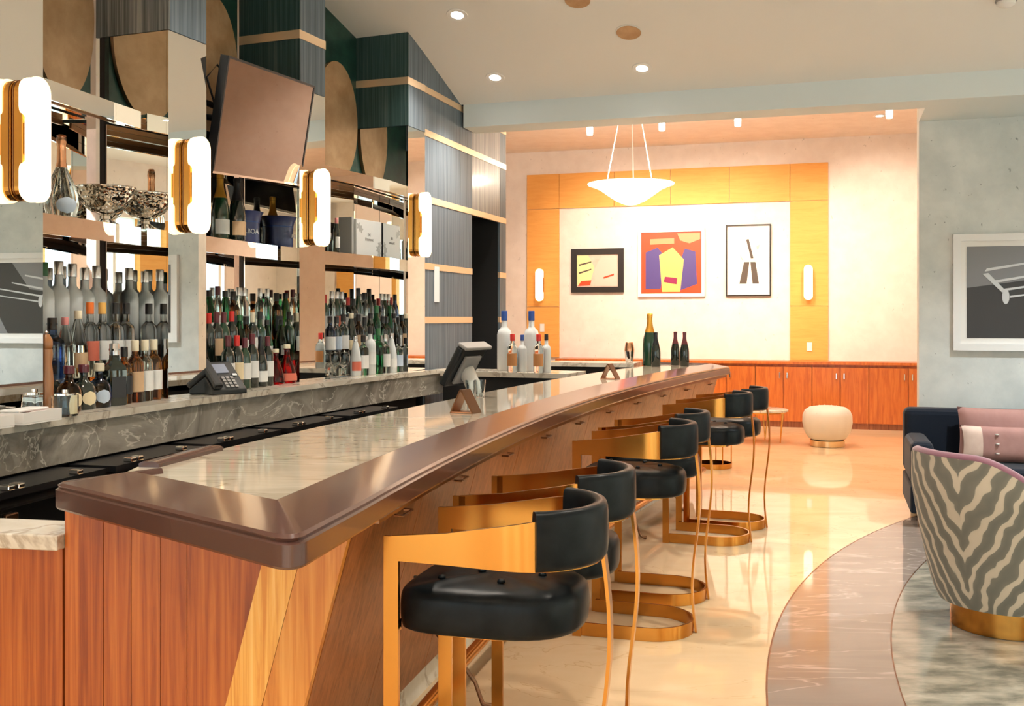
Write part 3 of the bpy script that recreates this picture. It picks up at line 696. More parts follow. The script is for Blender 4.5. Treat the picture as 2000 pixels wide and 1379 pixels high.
spos = [(-0.262, 2.93), (-0.112, 3.54), (0.367, 5.03), (0.539, 5.61), (1.10, 7.02), (1.325, 7.50)]
stl = ['black leather and gold bar stool nearest the camera at the bar', 'second bar stool from the near end of the bar, partly behind the nearest',
       'third bar stool from the near end, first of the middle pair', 'fourth bar stool from the near end, behind the third',
       'fifth bar stool from the near end, nearer one of the far pair', 'farthest bar stool, beside the round white side table']
ssl = [0.28, 0.285, 0.30, 0.31, 0.38, 0.40]
for i, (x, y) in enumerate(spos):
    o = stool if i == 0 else copy_tree(stool)
    T = Vector((ssl[i], 1.0)).normalized()
    o.location = (x, y, 0); o.rotation_euler = (0, 0, math.atan2(T.y, T.x) + PI)   # local +y away from the bar
    o['label'] = stl[i]
# ================================================================== ALCOVE: timber frame, art, cabinets
WB = B1 - 0.001
def wallpt(u, v, b=WB):
    p = hitb(u, v, b); a, _ = toAB(p.x, p.y); return a, p.z
tf = thing('timber_surround', 'honey timber panel surround framing the artworks on the back wall', 'wall panel', AB(wallpt(1320, 400)[0], WB - .001, 0.9), ROOM_ANG)
au = [wallpt(u, 330)[0] for u in (1030, 1093, 1200, 1310, 1425, 1543, 1618)]
zT, zM = 3.655, 3.13
def panel(a0, a1, z0, z1, par=tf, mat='honey_wood', th=0.03, name='veneer_panel', g=.003):
    return boxAB(a0 + g, a1 - g, WB - th, WB - .001, z0 + g, z1 - g).build(name, mat, par, world=True)
for k in range(6): panel(au[k], au[k + 1], zM, zT)
for k in (0, 5):
    panel(au[k], au[k + 1], 1.66, zM); panel(au[k], au[k + 1], 0.90, 1.66)
def stad_label(i): return ['lit stadium wall lamp on the left timber panel of the back wall', 'lit stadium wall lamp on the right timber panel of the back wall'][i]
for i, (u, v) in enumerate(((1057, 557), (1579, 552))):
    a, z = wallpt(u, v); q = AB(a, WB - .032); sconce('wall_sconce', stad_label(i), (q.x, q.y, z), ROOM_ANG, 'wall lamps on the back wall', 6)
for i, (u, v) in enumerate(((1060, 640), (1581, 677))):
    a, z = wallpt(u, v); q = AB(a, WB - .032)
    o = thing('switch_plate', ['white switch plate low on the left timber panel', 'white switch plate low on the right timber panel'][i], 'switch', (q.x, q.y, z), ROOM_ANG)
    MB().box(-.035, .035, -.008, 0, -.06, .06).build('plate', 'white_paint', o, bevel=.002); MB().box(-.012, .012, -.012, -.0085, -.03, .03).build('rocker', 'frame_white', o)

def picture(name, label, u0, u1, v0, v1, fw, fmat, mat_w, bgm, paint, b=WB, th=0.04, a_far=None, z_rng=None):
    a0, zt = wallpt(u0, v0, b); a1, zb = wallpt(u1, v1, b)
    if z_rng: zb, zt = z_rng
    if a_far: a1 = a_far
    W_, H_ = a1 - a0, zt - zb; q = AB((a0 + a1) / 2, b - .002)
    o = thing(name, label, 'picture', (q.x, q.y, (zb + zt) / 2), ROOM_ANG); w2, h2 = W_ / 2, H_ / 2
    for (x0, x1, z0, z1) in ((-w2, w2, h2 - fw, h2), (-w2, w2, -h2, -h2 + fw), (-w2, -w2 + fw, -h2 + fw, h2 - fw), (w2 - fw, w2, -h2 + fw, h2 - fw)):
        MB().box(x0, x1, -th, 0, z0, z1).build('frame_rail', fmat, o)
    MB().box(-w2 + fw, w2 - fw, -th * .5, -.002, -h2 + fw, h2 - fw).build('mount', bgm if not mat_w else 'mat_white', o)
    iw, ih = w2 - fw - mat_w, h2 - fw - mat_w
    cv = MB().box(-iw, iw, -th * .55, -th * .5 - .0005, -ih, ih).build('canvas', bgm, o)
    for k, (mt, pts) in enumerate(paint):
        MB().plate([(x * iw, y * ih) for x, y in pts], -th * .56 - .0012 * (k + 1), -th * .55 - .0002).build('painted_shape', mt, cv)
    return o
def blob(cx, cy, rx, ry, n=28, wob=0.0, f=3, ph=0.0): return [(cx + rx * (1 + wob * math.sin(f * a + ph)) * math.cos(a), cy + ry * (1 + wob * math.sin(f * a + ph)) * math.sin(a)) for a in [2 * PI * k / n for k in range(n)]]
picture('framed_print', 'small print of pale pink and yellow shapes in a wide black frame', 1117, 1219, 487, 571, 0.085, 'frame_black', 0.0, 'cream_fabric',
        [('art_lemon', [(-1, -.9), (-.35, -.7), (-.15, .2), (-.45, .95), (-1, .95)]), ('art_pink', [(-.1, -.95), (.95, -.95), (.95, .9), (.2, .9), (-.15, .1)]), ('art_red', [(-.95, -.95), (-.35, -.9), (-.3, -.6), (-.8, -.65)]), ('art_dark', [(-.9, .3), (-.3, .5), (-.3, .58), (-.9, .4)]), ('art_dark', [(-.9, -.2), (-.3, .05), (-.3, .12), (-.9, -.1)]), ('art_red', [(.3, -.5), (.8, -.3), (.8, -.2), (.3, -.4)])])
picture('framed_print', 'square scarlet abstract print with violet and yellow blocks in a white frame', 1247, 1377, 449, 579, 0.045, 'frame_white', 0.0, 'art_red',
        [('art_violet', [(-.85, -.85), (-.35, -.85), (-.2, .2), (-.45, .5), (-.85, .35)]), ('art_violet', [(.3, -.9), (.85, -.7), (.8, .35), (.45, .45), (.2, -.2)]), ('art_yellow', [(-.3, -.95), (.3, -.95), (.42, .1), (.05, .5), (-.4, .25)]), ('art_orange', [(-.7, .6), (.1, .62), (.1, .8), (-.7, .78)]), ('art_orange', [(.2, .95), (.95, .95), (.95, .75), (.6, .62), (.3, .72)]), ('art_plum', [(-.25, -.62), (.18, -.7), (.2, -.5), (-.2, -.45)])])
picture('framed_print', 'upright white print of dark tapering strokes in a thin black frame', 1418, 1506, 440, 578, 0.018, 'frame_black', 0.0, 'mat_white',
        [('art_dark', [(-.2, -.05), (.05, -.05), (-.08, -.68), (-.42, -.68)]), ('art_dark', [(.1, -.05), (.34, -.05), (.5, -.68), (.2, -.68)]), ('art_dark', [(-.1, .6), (.02, .62), (.24, .06), (.12, .06)]), ('art_pink', [(.38, .4), (.52, .45), (.5, .34), (.4, .3)]), ('art_pink', [(-.48, .28), (-.38, .15), (-.24, .02), (-.3, .0)])])
# big monochrome picture on the concrete wall
big = picture('framed_picture', 'large dark monochrome picture in a white frame above the sofa', 1861, 2100, 457, 684, 0.055, 'frame_white', 0.045, 'art_black',
        [('art_grey', [(-1, 1), (.2, 1), (-.2, .25), (-1, .1)]), ('art_grey', [(.3, -1), (1, -1), (1, -.3), (.5, -.5)]), ('art_silver', [(-.75, .45), (-.1, .62), (-.1, .66), (-.72, .52)]), ('art_silver', [(-.78, .40), (-.5, -.02), (-.44, .0), (-.7, .42)]),
         ('art_silver', [(-.6, .2), (.2, .42), (.2, .45), (-.6, .26)]), ('art_silver', [(-.5, .02), (.5, .25), (.5, .28), (-.5, .07)]), ('art_silver', [(-.4, -.12), (.7, .1), (.7, .12), (-.4, -.08)]), ('art_silver', blob(-.46, -.1, .05, .16, 16))],
        b=CB, a_far=wallpt(1861, 457, CB)[0] + 1.25, z_rng=(1.235, 2.165))

# wall cabinets with timber doors
CBF = 6.38
cab_u = [(1085, 1180, 0), (1180, 1285, 0), (1285, 1363, 0), (1363, 1475, 2), (1475, 1586, 2), (1586, 1697, 2), (1697, 1853, 2)]
cz0 = 0.90
ct = boxAB(wallpt(1085, 700, CBF)[0], wallpt(1853, 700, CBF)[0], CBF - .02, WB - .001, cz0 - 0.035, cz0).build('cabinet_worktop', 'cabinet_wood'); tag(ct, 'long orange timber worktop along the back wall cabinets', 'worktop')
cl = ['hidden mostly behind the bar bottles', 'behind the champagne bottles on the bar', 'behind the small dark bottles on the bar', 'just right of the bar end', 'behind the round white table', 'behind the cream ottoman', 'rightmost, beside the concrete wall']
for i, (u0, u1, hd) in enumerate(cab_u):
    a0, a1 = wallpt(u0, 700, CBF)[0], wallpt(u1, 700, CBF)[0]; am = (a0 + a1) / 2
    o = thing('base_cabinet', 'two door orange timber cabinet ' + cl[i], 'cabinet', AB(am, CBF + .2), ROOM_ANG, 'cabinets along the back wall')
    boxAB(a0 + .002, a1 - .002, CBF + .022, WB - .002, 0.08, cz0 - .036).build('body', 'cabinet_wood', o, world=True)
    boxAB(a0 + .002, a1 - .002, CBF + .05, CBF + .07, 0.0, 0.079).build('toe_kick', 'bar_wood_front', o, world=True)
    for k in range(2):
        d0, d1 = a0 + (a1 - a0) * k / 2 + .004, a0 + (a1 - a0) * (k + 1) / 2 - .004
        d = boxAB(d0, d1, CBF, CBF + .02, 0.085, cz0 - .075).build('door', 'cabinet_wood', o, world=True)
        ha = d1 - .045 if k == 0 else d0 + .045
        h_ = boxAB(ha - .008, ha + .008, CBF - .028, CBF - .001, 0.67, 0.75); h_.v = [tuple(WM[o.name].inverted() @ Vector(q)) for q in h_.v]
        h_.build('handle', 'chrome', d, bevel=.003)

# pendant bowl lamp
pa = hitb(1232, 360, 2.7); 
pd = thing('pendant_lamp', 'glowing white glass bowl pendant hung on thin rods', 'pendant lamp', (pa.x, pa.y, pa.z - .12))
sc_ = (pa.y) / 2000.0
MB().lathe([(0.0, -0.10), (.06, -.098), (.15, -.06), (.24, 0.0), (.33, .065), (.41, .10), (.455, .115), (.46, .125), (.44, .128), (.36, .10), (.2, .02), (0, -.06)], 48).build('glass_bowl', 'bowl_glow', pd, smooth=True)
top = ALC_Z - (pa.z - .12)
for k in range(3):
    a = 2 * PI * k / 3 + 0.5
    MB().tube([(0.30 * math.cos(a), 0.30 * math.sin(a), .085), (.06 * math.cos(a), .06 * math.sin(a), top - .03)], .006, 6).build('rod', 'white_paint', pd)
MB().lathe([(0.10, top - .032), (.10, top - .001), (0, top - .001)], 24).build('ceiling_rose', 'white_paint', pd, smooth=SM)

# ================================================================== LOUNGE
# ottoman
q = Vector((3.68, 11.95, 0)); ot = thing('ottoman', 'round cream leather ottoman on a brass plinth', 'ottoman', q)
MB().lathe([(.185, 0), (.195, .003), (.195, .072), (0, .072)], 40).build('plinth', 'brass_pale', ot, smooth=SM)
mb = MB(); pr = [(.17, .0735), (.215, .10), (.262, .18), (.282, .28), (.278, .36), (.255, .415), (.20, .455), (.10, .47), (.02, .473)]
n = 48; vs = []; fs = []
for j, (r, z) in enumerate(pr):
    for i in range(n):
        a = 2 * PI * i / n; g = 1 - 0.035 * (abs(math.cos(a * 4)) ** 14) * (1 if 1 < j < 7 else 0); vs.append((r * g * math.cos(a), r * g * math.sin(a), z))
for j in range(len(pr) - 1):
    for i in range(n): i2 = (i + 1) % n; fs.append((j * n + i, j * n + i2, (j + 1) * n + i2, (j + 1) * n + i))
fs += [tuple(range(n - 1, -1, -1)), tuple((len(pr) - 1) * n + i for i in range(n))]
cu_ = mb.add(vs, fs).build('cushion', 'ottoman_leather', ot, smooth=True)
for k in range(8):
    a = PI / 8 * (2 * k) ; MB().tube([(.205 * math.cos(a), .205 * math.sin(a), .10), (.268 * math.cos(a), .268 * math.sin(a), .27), (.255 * math.cos(a), .255 * math.sin(a), .40), (.10 * math.cos(a), .10 * math.sin(a), .472)], .004, 5).build('piping', 'ottoman_leather', cu_, smooth=True)
# round side table
sd = thing('side_table', 'round white marble side table on thin brass legs', 'side table', (2.98, 12.3, 0))
MB().lathe([(.31, .375), (.33, .38), (.33, .40), (.31, .405), (0, .405)], 40).build('table_top', 'edge_marble', sd, smooth=SM)
MB().lathe([(.30, .362), (.305, .374), (0, .374)], 40).build('top_ring', 'brass', sd, smooth=SM)
for k in range(4):
    a = PI / 4 + k * PI / 2 + .3
    for e in (-.12, .12): MB().tube([(.27 * math.cos(a + e), .27 * math.sin(a + e), .362), (.24 * math.cos(a), .24 * math.sin(a), .005)], .007, 6).build('leg', 'brass', sd)
# low accent table of brass beyond the last stools
ac = thing('accent_table', 'small brass ring base table glimpsed behind the far stools', 'side table', (2.02, 10.25, 0))
MB().lathe([(.20, .50), (.205, .505), (.205, .52), (0, .52)], 32).build('table_top', 'edge_marble', ac, smooth=SM)
MB().lathe([(.17, .001), (.18, .001), (.18, .05), (.17, .05), (.17, .001)], 36).build('base_ring', 'brass', ac, smooth=SM)
for k in range(5): a = 2 * PI * k / 5; MB().tube([(.175 * math.cos(a), .175 * math.sin(a), .051), (.175 * math.cos(a), .175 * math.sin(a), .499)], .006, 6).build('leg', 'brass', ac)

# zebra tub chair: back towards the left, open towards the coffee table
zc_ = thing('tub_chair', 'zebra patterned swivel tub chair with mauve velvet inside', 'armchair', (2.40, 4.98, 0), math.radians(18))
MB().lathe([(.245, 0.001), (.25, .004), (.25, .125), (.0, .125)], 48).build('swivel_plinth', 'brass', zc_, smooth=SM)
def rim_h(a):      # a = angle from the back (-x)
    f = max(0.0, min(1.0, (abs(a) - 0.45) / 1.75)); f = f * f * (3 - 2 * f); return 0.845 - 0.40 * f
N_ = 56; AM = 2.5
def shell(u, v, rs):
    a = -AM + 2 * AM * u; z0 = 0.128; h = rim_h(a); z = z0 + (h - z0) * v
    rr = (0.30 + 0.125 * min(1, ((z - z0) / 0.55)) ** 0.7) * rs; ang = PI + a
    return (rr * math.cos(ang), rr * math.sin(ang) * 1.02, z)
outer = MB().grid(lambda u, v: shell(u, v, 1.0), N_, 14)
# shell with thickness, outer skin zebra, inner velvet
mb = MB(); nu, nv = N_, 14
mb.grid(lambda u, v: shell(u, v, 1.0), nu, nv); off = len(mb.v)
mb.grid(lambda u, v: shell(u, v, 0.90), nu, nv)
m1 = nu + 1
for i in range(nu): mb.f.append((i, i + 1, off + i + 1, off + i))
for j in range(nv): mb.f.append((j * m1, (j + 1) * m1, off + (j + 1) * m1, off + j * m1)); mb.f.append((j * m1 + nu, (j + 1) * m1 + nu, off + (j + 1) * m1 + nu, off + j * m1 + nu))
for i in range(nu): mb.f.append((nv * m1 + i, nv * m1 + i + 1, off + nv * m1 + i + 1, off + nv * m1 + i))
zsh = mb.build('shell', 'zebra', zc_, smooth=SM)
uvl = zsh.data.uv_layers.new(name='UVMap')
for lp in zsh.data.loops:
    c = zsh.data.vertices[lp.vertex_index].co; an = math.atan2(c.y, c.x); an = an + 2 * PI if an < 0 else an
    uvl.data[lp.index].uv = ((an - PI) * 0.40, c.z)
mb = MB(); mb.grid(lambda u, v: shell(u, 0.25 + 0.755 * v, 0.895), nu, nv); off = len(mb.v); mb.grid(lambda u, v: tuple(c * (0.88 if k < 2 else 1) for k, c in enumerate(shell(u, 0.25 + 0.755 * v, 0.895))), nu, nv)
for i in range(nu): mb.f.append((i, i + 1, off + i + 1, off + i)); mb.f.append((nv * m1 + i, nv * m1 + i + 1, off + nv * m1 + i + 1, off + nv * m1 + i))
for j in range(nv): mb.f.append((j * m1, (j + 1) * m1, off + (j + 1) * m1, off + j * m1)); mb.f.append((j * m1 + nu, (j + 1) * m1 + nu, off + (j + 1) * m1 + nu, off + j * m1 + nu))
mb.build('inner_lining', 'mauve_velvet', zc_, smooth=SM)
MB().tube([(shell(i / 40, 1.0, 0.945)[0], shell(i / 40, 1.0, 0.945)[1], shell(i / 40, 1.0, 1)[2] + .004) for i in range(41)], .021, 8).build('rim_roll', 'mauve_velvet', zc_, smooth=True)
MB().lathe([(.28, .13), (.325, .16), (.335, .30), (.335, .38), (.31, .42), (.2, .435), (0, .437)], 40, (.02, 0)).build('seat_cushion', 'mauve_velvet', zc_, smooth=True)

# sofa against the concrete wall
sa, sb = toAB(2.84, 7.3)
so = thing('sofa', 'dark navy velvet sofa against the concrete wall', 'sofa', AB(sa + 1.05, sb + .42), ROOM_ANG)
SW, SD = 1.05, 0.42
def sbx(x0, x1, y0, y1, z0, z1, nm, bv=.035, mat='navy_velvet'): return MB().box(x0, x1, y0, y1, z0, z1).build(nm, mat, so, bevel=bv, segs=3)
sbx(-SW, SW, -SD, SD, .10, .30, 'base', .02); 
for s in (-1, 1): sbx(s * SW - (0.0 if s < 0 else .16), s * SW + (.16 if s < 0 else 0), -SD, SD - .18, .301, .615, 'arm', .05)
sbx(-SW + .0, SW, SD - .175, SD, .301, .80, 'back', .05)
for k in range(2): sbx(-SW + .165 + k * .865, -SW + .165 + (k + 1) * .86, -SD - .01, SD - .18, .302, .445, 'seat_cushion', .05)
for x in (-SW + .08, SW - .08):
    for y in (-SD + .08, SD - .08): MB().box(x - .025, x + .025, y - .025, y + .025, 0.0, .099).build('foot', 'bronze', so)
def pillow(name, label, x, y, z, w_, h_, t_, tilt, mat, extra=None, yaw=0.0):
    o = thing(name, label, 'pillow', AB(sa + 1.05, sb + .42) + Vector((NX, NY, 0)) * x + Vector((TX, TY, 0)) * y + Vector((0, 0, z)), ROOM_ANG + yaw)
    mb = MB(); nu, nv = 18, 14
    def f(u, v, sg):
        a, b2 = 2 * u - 1, 2 * v - 1; e = (max(0, 1 - a ** 4) * max(0, 1 - b2 ** 4)) ** .5
        pin = 1 - 0.06 * (1 - abs(b2) ** 2) * abs(a) ** 3; px, pz = a * w_ / 2 * (1 - .05 * (1 - b2 * b2)), b2 * h_ / 2 * (1 - .07 * (1 - a * a))
        py = sg * t_ / 2 * e; ca, sa_ = math.cos(tilt), math.sin(tilt)
        return (px, py * ca + pz * sa_, pz * ca - py * sa_)
    mb.grid(lambda u, v: f(u, v, -1), nu, nv); mb.grid(lambda u, v: f(u, v, 1), nu, nv)
    bod = mb.build('cover', mat, o, smooth=True)
    if extra: extra(o, f)
    return o
pillow('throw_pillow', 'large plain mauve pillow leaning on the sofa back', -0.34, 0.13, .64, .68, .38, .14, .22, 'mauve_fabric')
def lum(o, f):
    mb = MB(); mb.grid(lambda u, v: tuple(Vector(f(.02 + u * .20, .02 + v * .96, -1)) + Vector((0, -.004, 0))), 6, 12); mb.grid(lambda u, v: tuple(Vector(f(.02 + u * .20, .02 + v * .96, -1)) + Vector((0, .002, 0))), 6, 12); mb.build('cream_end', 'cream_fabric', o, smooth=True)
    for k in range(3): p = Vector(f(.37, .78 - .27 * k, -1)); MB().lathe([(0, -.004), (.013, -.003), (.013, .004), (0, .006)], 12).build('button', 'button', o).location = p + Vector((0, -.006, 0)); 
pillow('lumbar_pillow', 'long pink lumbar pillow with pearly buttons and pale end', -0.36, -0.06, .575, .66, .27, .13, .12, 'mauve_fabric', lum)
# coffee table
cf = thing('coffee_table', 'grey stone coffee table on crossed brass rods before the sofa', 'coffee table', (3.40, 6.30, 0), ROOM_ANG)
MB().lathe([(.50, .40), (.52, .404), (.52, .425), (.50, .43), (0, .43)], 56).build('table_top', 'grey_marble', cf, smooth=SM)
MB().lathe([(.49, .385), (.505, .386), (.505, .399), (.49, .3995), (.49, .385)], 56).build('top_ring', 'brass', cf, smooth=SM)
for k in range(10):
    a = 2 * PI * k / 10
    MB().tube([(.47 * math.cos(a), .47 * math.sin(a), .386), (.36 * math.cos(a + .34 * (-1) ** k), .36 * math.sin(a + .34 * (-1) ** k), .012)], .008, 6).build('leg', 'brass', cf)
MB().lathe([(.34, .001), (.375, .001), (.375, .012), (.34, .012), (.34, .001)], 48).build('base_ring', 'brass', cf, smooth=SM)

# ================================================================== TELEVISION
def pp(u, v, y): d = ray(u, v); return Vector((0, 0, CAM_Z)) + d * y
a_, t2, bk2, L, rz = NICHE[1]
bl, br, tl_ = pp(413, 338, 5.42), pp(585, 363, 6.38), pp(446, 108, 5.36)
cen = (br + tl_) / 2; ex = (br - bl).normalized(); ey = (tl_ - bl); ey = (ey - ex * ey.dot(ex)).normalized(); ez = ex.cross(ey)
w2, h2 = (br - bl).length / 2, (tl_ - bl).length / 2
tv = thing('television', 'flat black television tilted down between two gold wall lamps', 'television', cen)
M3 = Matrix((ex, ey, ez)).transposed().to_4x4(); tv.matrix_world = Matrix.Translation(cen) @ M3
WM[tv.name] = tv.matrix_world.copy()
f = 0.012
MB().box(-w2, w2, -h2, h2, -0.045, -0.006).build('back_housing', 'black', tv)
for b4 in ((-w2, w2, h2 - f, h2), (-w2, w2, -h2, -h2 + f), (-w2, -w2 + f, -h2 + f, h2 - f), (w2 - f, w2, -h2 + f, h2 - f)): MB().box(b4[0], b4[1], b4[2], b4[3], -0.0055, 0.006).build('bezel', 'silver' if b4[2] == -h2 else 'black', tv)
MB().box(-w2 + f, w2 - f, -h2 + f, h2 - f, -0.0055, 0.002).build('screen', 'tv_screen', tv)
iv = WM[tv.name].inverted()
mid_n = Vector((*(a_ + t2 * (L / 2) + bk2 * 0.43), 2.72))
for dz in (-.06, .06):
    MB().tube([iv @ (cen + ex * dz * 2 - ez * .046), iv @ (mid_n + Vector((t2.x, t2.y, 0)) * dz * 2 + Vector((0, 0, dz)))], .018, 8).build('bracket_arm', 'black', tv)
MB().box(-.15, .15, -.1, .1, -0.075, -0.0455).build('mount_plate', 'black', tv)
MB().tube([(-w2 * .6, h2 * .5, -.046), (-w2 * .8, h2 * .85, -.12), (-w2 * .9, h2 * .6, -.14), (-w2 * .7, h2 * .1, -.12), (-w2 * .8, -h2 * .4, -.1)], .006, 6).build('cable', 'black', tv, smooth=True)
# ================================================================== BOTTLES
PROF = {
 'wine': [(0, 0), (.033, 0), (.037, .006), (.037, .185), (.033, .207), (.020, .226), (.0145, .238), (.0140, .285), (.0158, .287), (.0158, .297), (0, .297)],
 'liquor': [(0, 0), (.036, 0), (.040, .006), (.040, .175), (.037, .195), (.022, .213), (.0155, .225), (.0145, .265), (.017, .267), (.017, .275), (0, .275)],
 'vodka': [(0, 0), (.037, 0), (.041, .006), (.041, .205), (.036, .228), (.022, .242), (.0165, .25), (.0145, .315), (.0165, .317), (.0165, .327), (0, .327)],
 'slim': [(0, 0), (.028, 0), (.031, .006), (.031, .20), (.027, .225), (.0165, .25), (.013, .30), (.015, .302), (.015, .31), (0, .31)],
 'squat': [(0, 0), (.048, 0), (.053, .008), (.055, .05), (.053, .095), (.042, .118), (.022, .132), (.0175, .142), (.017, .165), (.02, .167), (.02, .172), (0, .172)],
 'square': [(0, 0), (.040, 0), (.044, .006), (.044, .15), (.040, .168), (.024, .185), (.018, .195), (.017, .235), (.019, .237), (.019, .245), (0, .245)],
 'champ': [(0, 0), (.040, 0), (.0435, .006), (.0435, .13), (.040, .165), (.030, .205), (.019, .24), (.0150, .265), (.0145, .295), (.0170, .298), (.0165, .315), (0, .317)],
 'decanter': [(0, 0), (.050, 0), (.060, .01), (.060, .04), (.045, .10), (.025, .15), (.017, .17), (.016, .20), (.022, .205), (.022, .21), (0, .21)],
 'conical': [(0, 0), (.040, 0), (.043, .006), (.042, .13), (.032, .19), (.020, .245), (.015, .26), (.0145, .275), (.016, .277), (.016, .287), (0, .287)],
 'tear': [(0, 0), (.040, 0), (.055, .012), (.066, .06), (.062, .10), (.045, .15), (.025, .195), (.0165, .215), (.0150, .30), (.018, .303), (.0175, .325), (0, .33)],
}
CAPZ = {'wine': (.240, .300, .0165), 'liquor': (.240, .292, .0185), 'vodka': (.285, .340, .0180), 'slim': (.272, .325, .0158), 'squat': (.168, .205, .024), 'square': (.215, .268, .0205),
        'champ': (.205, .322, 0), 'decanter': (.206, .235, .021), 'conical': (.262, .300, .0175), 'tear': (.205, .335, 0)}
LBZ = {'wine': (.055, .150), 'liquor': (.05, .145), 'vodka': (.07, .16), 'slim': (.05, .15), 'squat': (.02, .085), 'square': (.035, .125), 'champ': (.03, .10), 'decanter': (.015, .06), 'conical': (.04, .11), 'tear': (.02, .085)}
CACHE = {}
def prof_r(kind, z):
    p = PROF[kind]
    for (r0, z0), (r1, z1) in zip(p, p[1:]):
        if z0 <= z <= z1 and z1 > z0: return r0 + (r1 - r0) * (z - z0) / (z1 - z0)
    return 0.01
def bottle(kind, gm, cap, lab, label, group, loc, rz=0.0, sc=1.0, name='bottle', oval=False):
    o = thing(name, label, 'bottle', loc, rz, group); o.scale = (sc, sc, sc)
    def part(key, fn, nm, mat):
        if key not in CACHE: 
            x = fn().build(nm, mat, o, smooth=SM); CACHE[key] = x.data; return x
        x = bpy.data.objects.new(nm, CACHE[key]); COL.objects.link(x); x.parent = o; return x
    sq = 0.75 if kind == 'square' else 0.0
    part(('g', kind, gm), lambda: MB().lathe(PROF[kind], 24 if sq else 18, sq=sq), 'glass_body', gm)
    if cap:
        z0, z1, r = CAPZ[kind]
        def cf_():
            if r: return MB().lathe([(r * .9, z0), (r, z0 + .002), (r, z1 - .003), (r * .9, z1), (0, z1)], 14)
            zs = [z0 + (z1 - .008 - z0) * k / 6 for k in range(7)]
            return MB().lathe([(prof_r(kind, z) + .0016, z) for z in zs] + [(.018, z1 - .005), (.012, z1), (0, z1)], 16)
        part(('c', kind, cap), cf_, 'cap' if r else 'foil', cap)
    if lab:
        z0, z1 = LBZ[kind]
        def lf():
            if sq: return MB().box(-.033, .033, -.0432, -.0417, z0, z1)
            if oval or kind == 'squat':
                mb = MB(); zc, rh = (z0 + z1) / 2, (z1 - z0) / 2
                mb.grid(lambda u, v: (lambda a, z: ((prof_r(kind, z) + .0012) * math.cos(a), (prof_r(kind, z) + .0012) * math.sin(a), z))(-PI / 2 + (u - .5) * 1.3 * math.sqrt(max(0, 1 - (2 * v - 1) ** 2)) , zc + rh * (2 * v - 1)), 8, 8); return mb
            mb = MB(); zs = [z0, (z0 + z1) / 2, z1]
            return mb.lathe([(prof_r(kind, z) + .0010, z) for z in zs], 12, a0=-PI / 2 - 1.25, a1=-PI / 2 + 1.25)
        part(('l', kind, lab, oval), lf, 'label', lab)
    return o
GW = {'clear_glass': 'clear', 'amber_glass': 'amber', 'green_glass': 'green', 'aqua_glass': 'aqua', 'red_glass': 'red', 'blue_glass': 'blue', 'brown_glass': 'brown', 'dark_glass': 'near black', 'dark_green_glass': 'dark green', 'frost_glass': 'frosted white'}
CW = {'blue_cap': 'blue', 'green_cap': 'green', 'red_cap': 'red', 'orange_cap': 'orange', 'yellow_cap': 'yellow', 'cream_cap': 'cream', 'black_cap': 'black', 'silver_cap': 'silver', 'gold_foil': 'gold', 'plum_cap': 'plum', 'pink_cap': 'pink'}
ORD = ['first', 'second', 'third', 'fourth', 'fifth', 'sixth', 'seventh', 'eighth', 'ninth', 'tenth', 'eleventh', 'twelfth', 'thirteenth']
def xu(ni, u, y):      # place along the niche seen in direction u at depth y
    a, t2, bk_, L, rz = NICHE[ni]; k = (u - CX) / FPX; A = a + bk_ * y; return (A.x - k * A.y) / (k * t2.y - t2.x)
def row(ni, items, y, z, rown, x0=0.05, x1=None):
    a, t2, bk_, L, rz = NICHE[ni]; x1 = L - 0.05 if x1 is None else x1
    items = [it for it in items if it is not None]
    rad = lambda it: max(q[0] for q in PROF[it[0]]) * (it[4] if len(it) > 4 else 1.0) * (1.06 if it[0] == 'square' else 1.0) + .0025
    need = lambda: sum(2 * rad(it) for it in items) - rad(items[0]) - rad(items[-1])
    while need() > x1 - max(rad(items[0]), min(x0, .06)): items.pop(len(items) // 2)
    gap = max(0.0, (x1 - x0 - need()) / max(1, len(items) - 1))
    x = x1; pos = []
    for k in range(len(items) - 1, -1, -1):
        pos.append((k, x))
        if k: x -= rad(items[k]) + rad(items[k - 1]) + gap
    for k, x in reversed(pos):
        kind, gm, cap, lab = items[k][:4]; sc = items[k][4] if len(items[k]) > 4 else 1.0
        p = a + t2 * x + bk_ * (y + random.uniform(-.006, .006))
        lbl = '%s bottle with %s top, %s from left in %s row of %s niche' % (GW[gm], CW[cap] if cap else 'plain', ORD[k], rown, nwords[ni])
        bottle(kind, gm, cap, lab, lbl, 'bottles in the %s drinks niche' % nwords[ni], (p.x, p.y, z), rz - 0.35 + random.uniform(-.25, .25), sc)
Z0, Z1, Z2 = LEDGE + .0005, LEDGE + .1305, LEDGE + .2605
F_, C_, G_, D_, DG, A_, AQ, BR, BL, RD = 'frost_glass', 'clear_glass', 'green_glass', 'dark_glass', 'dark_green_glass', 'amber_glass', 'aqua_glass', 'brown_glass', 'blue_glass', 'red_glass'
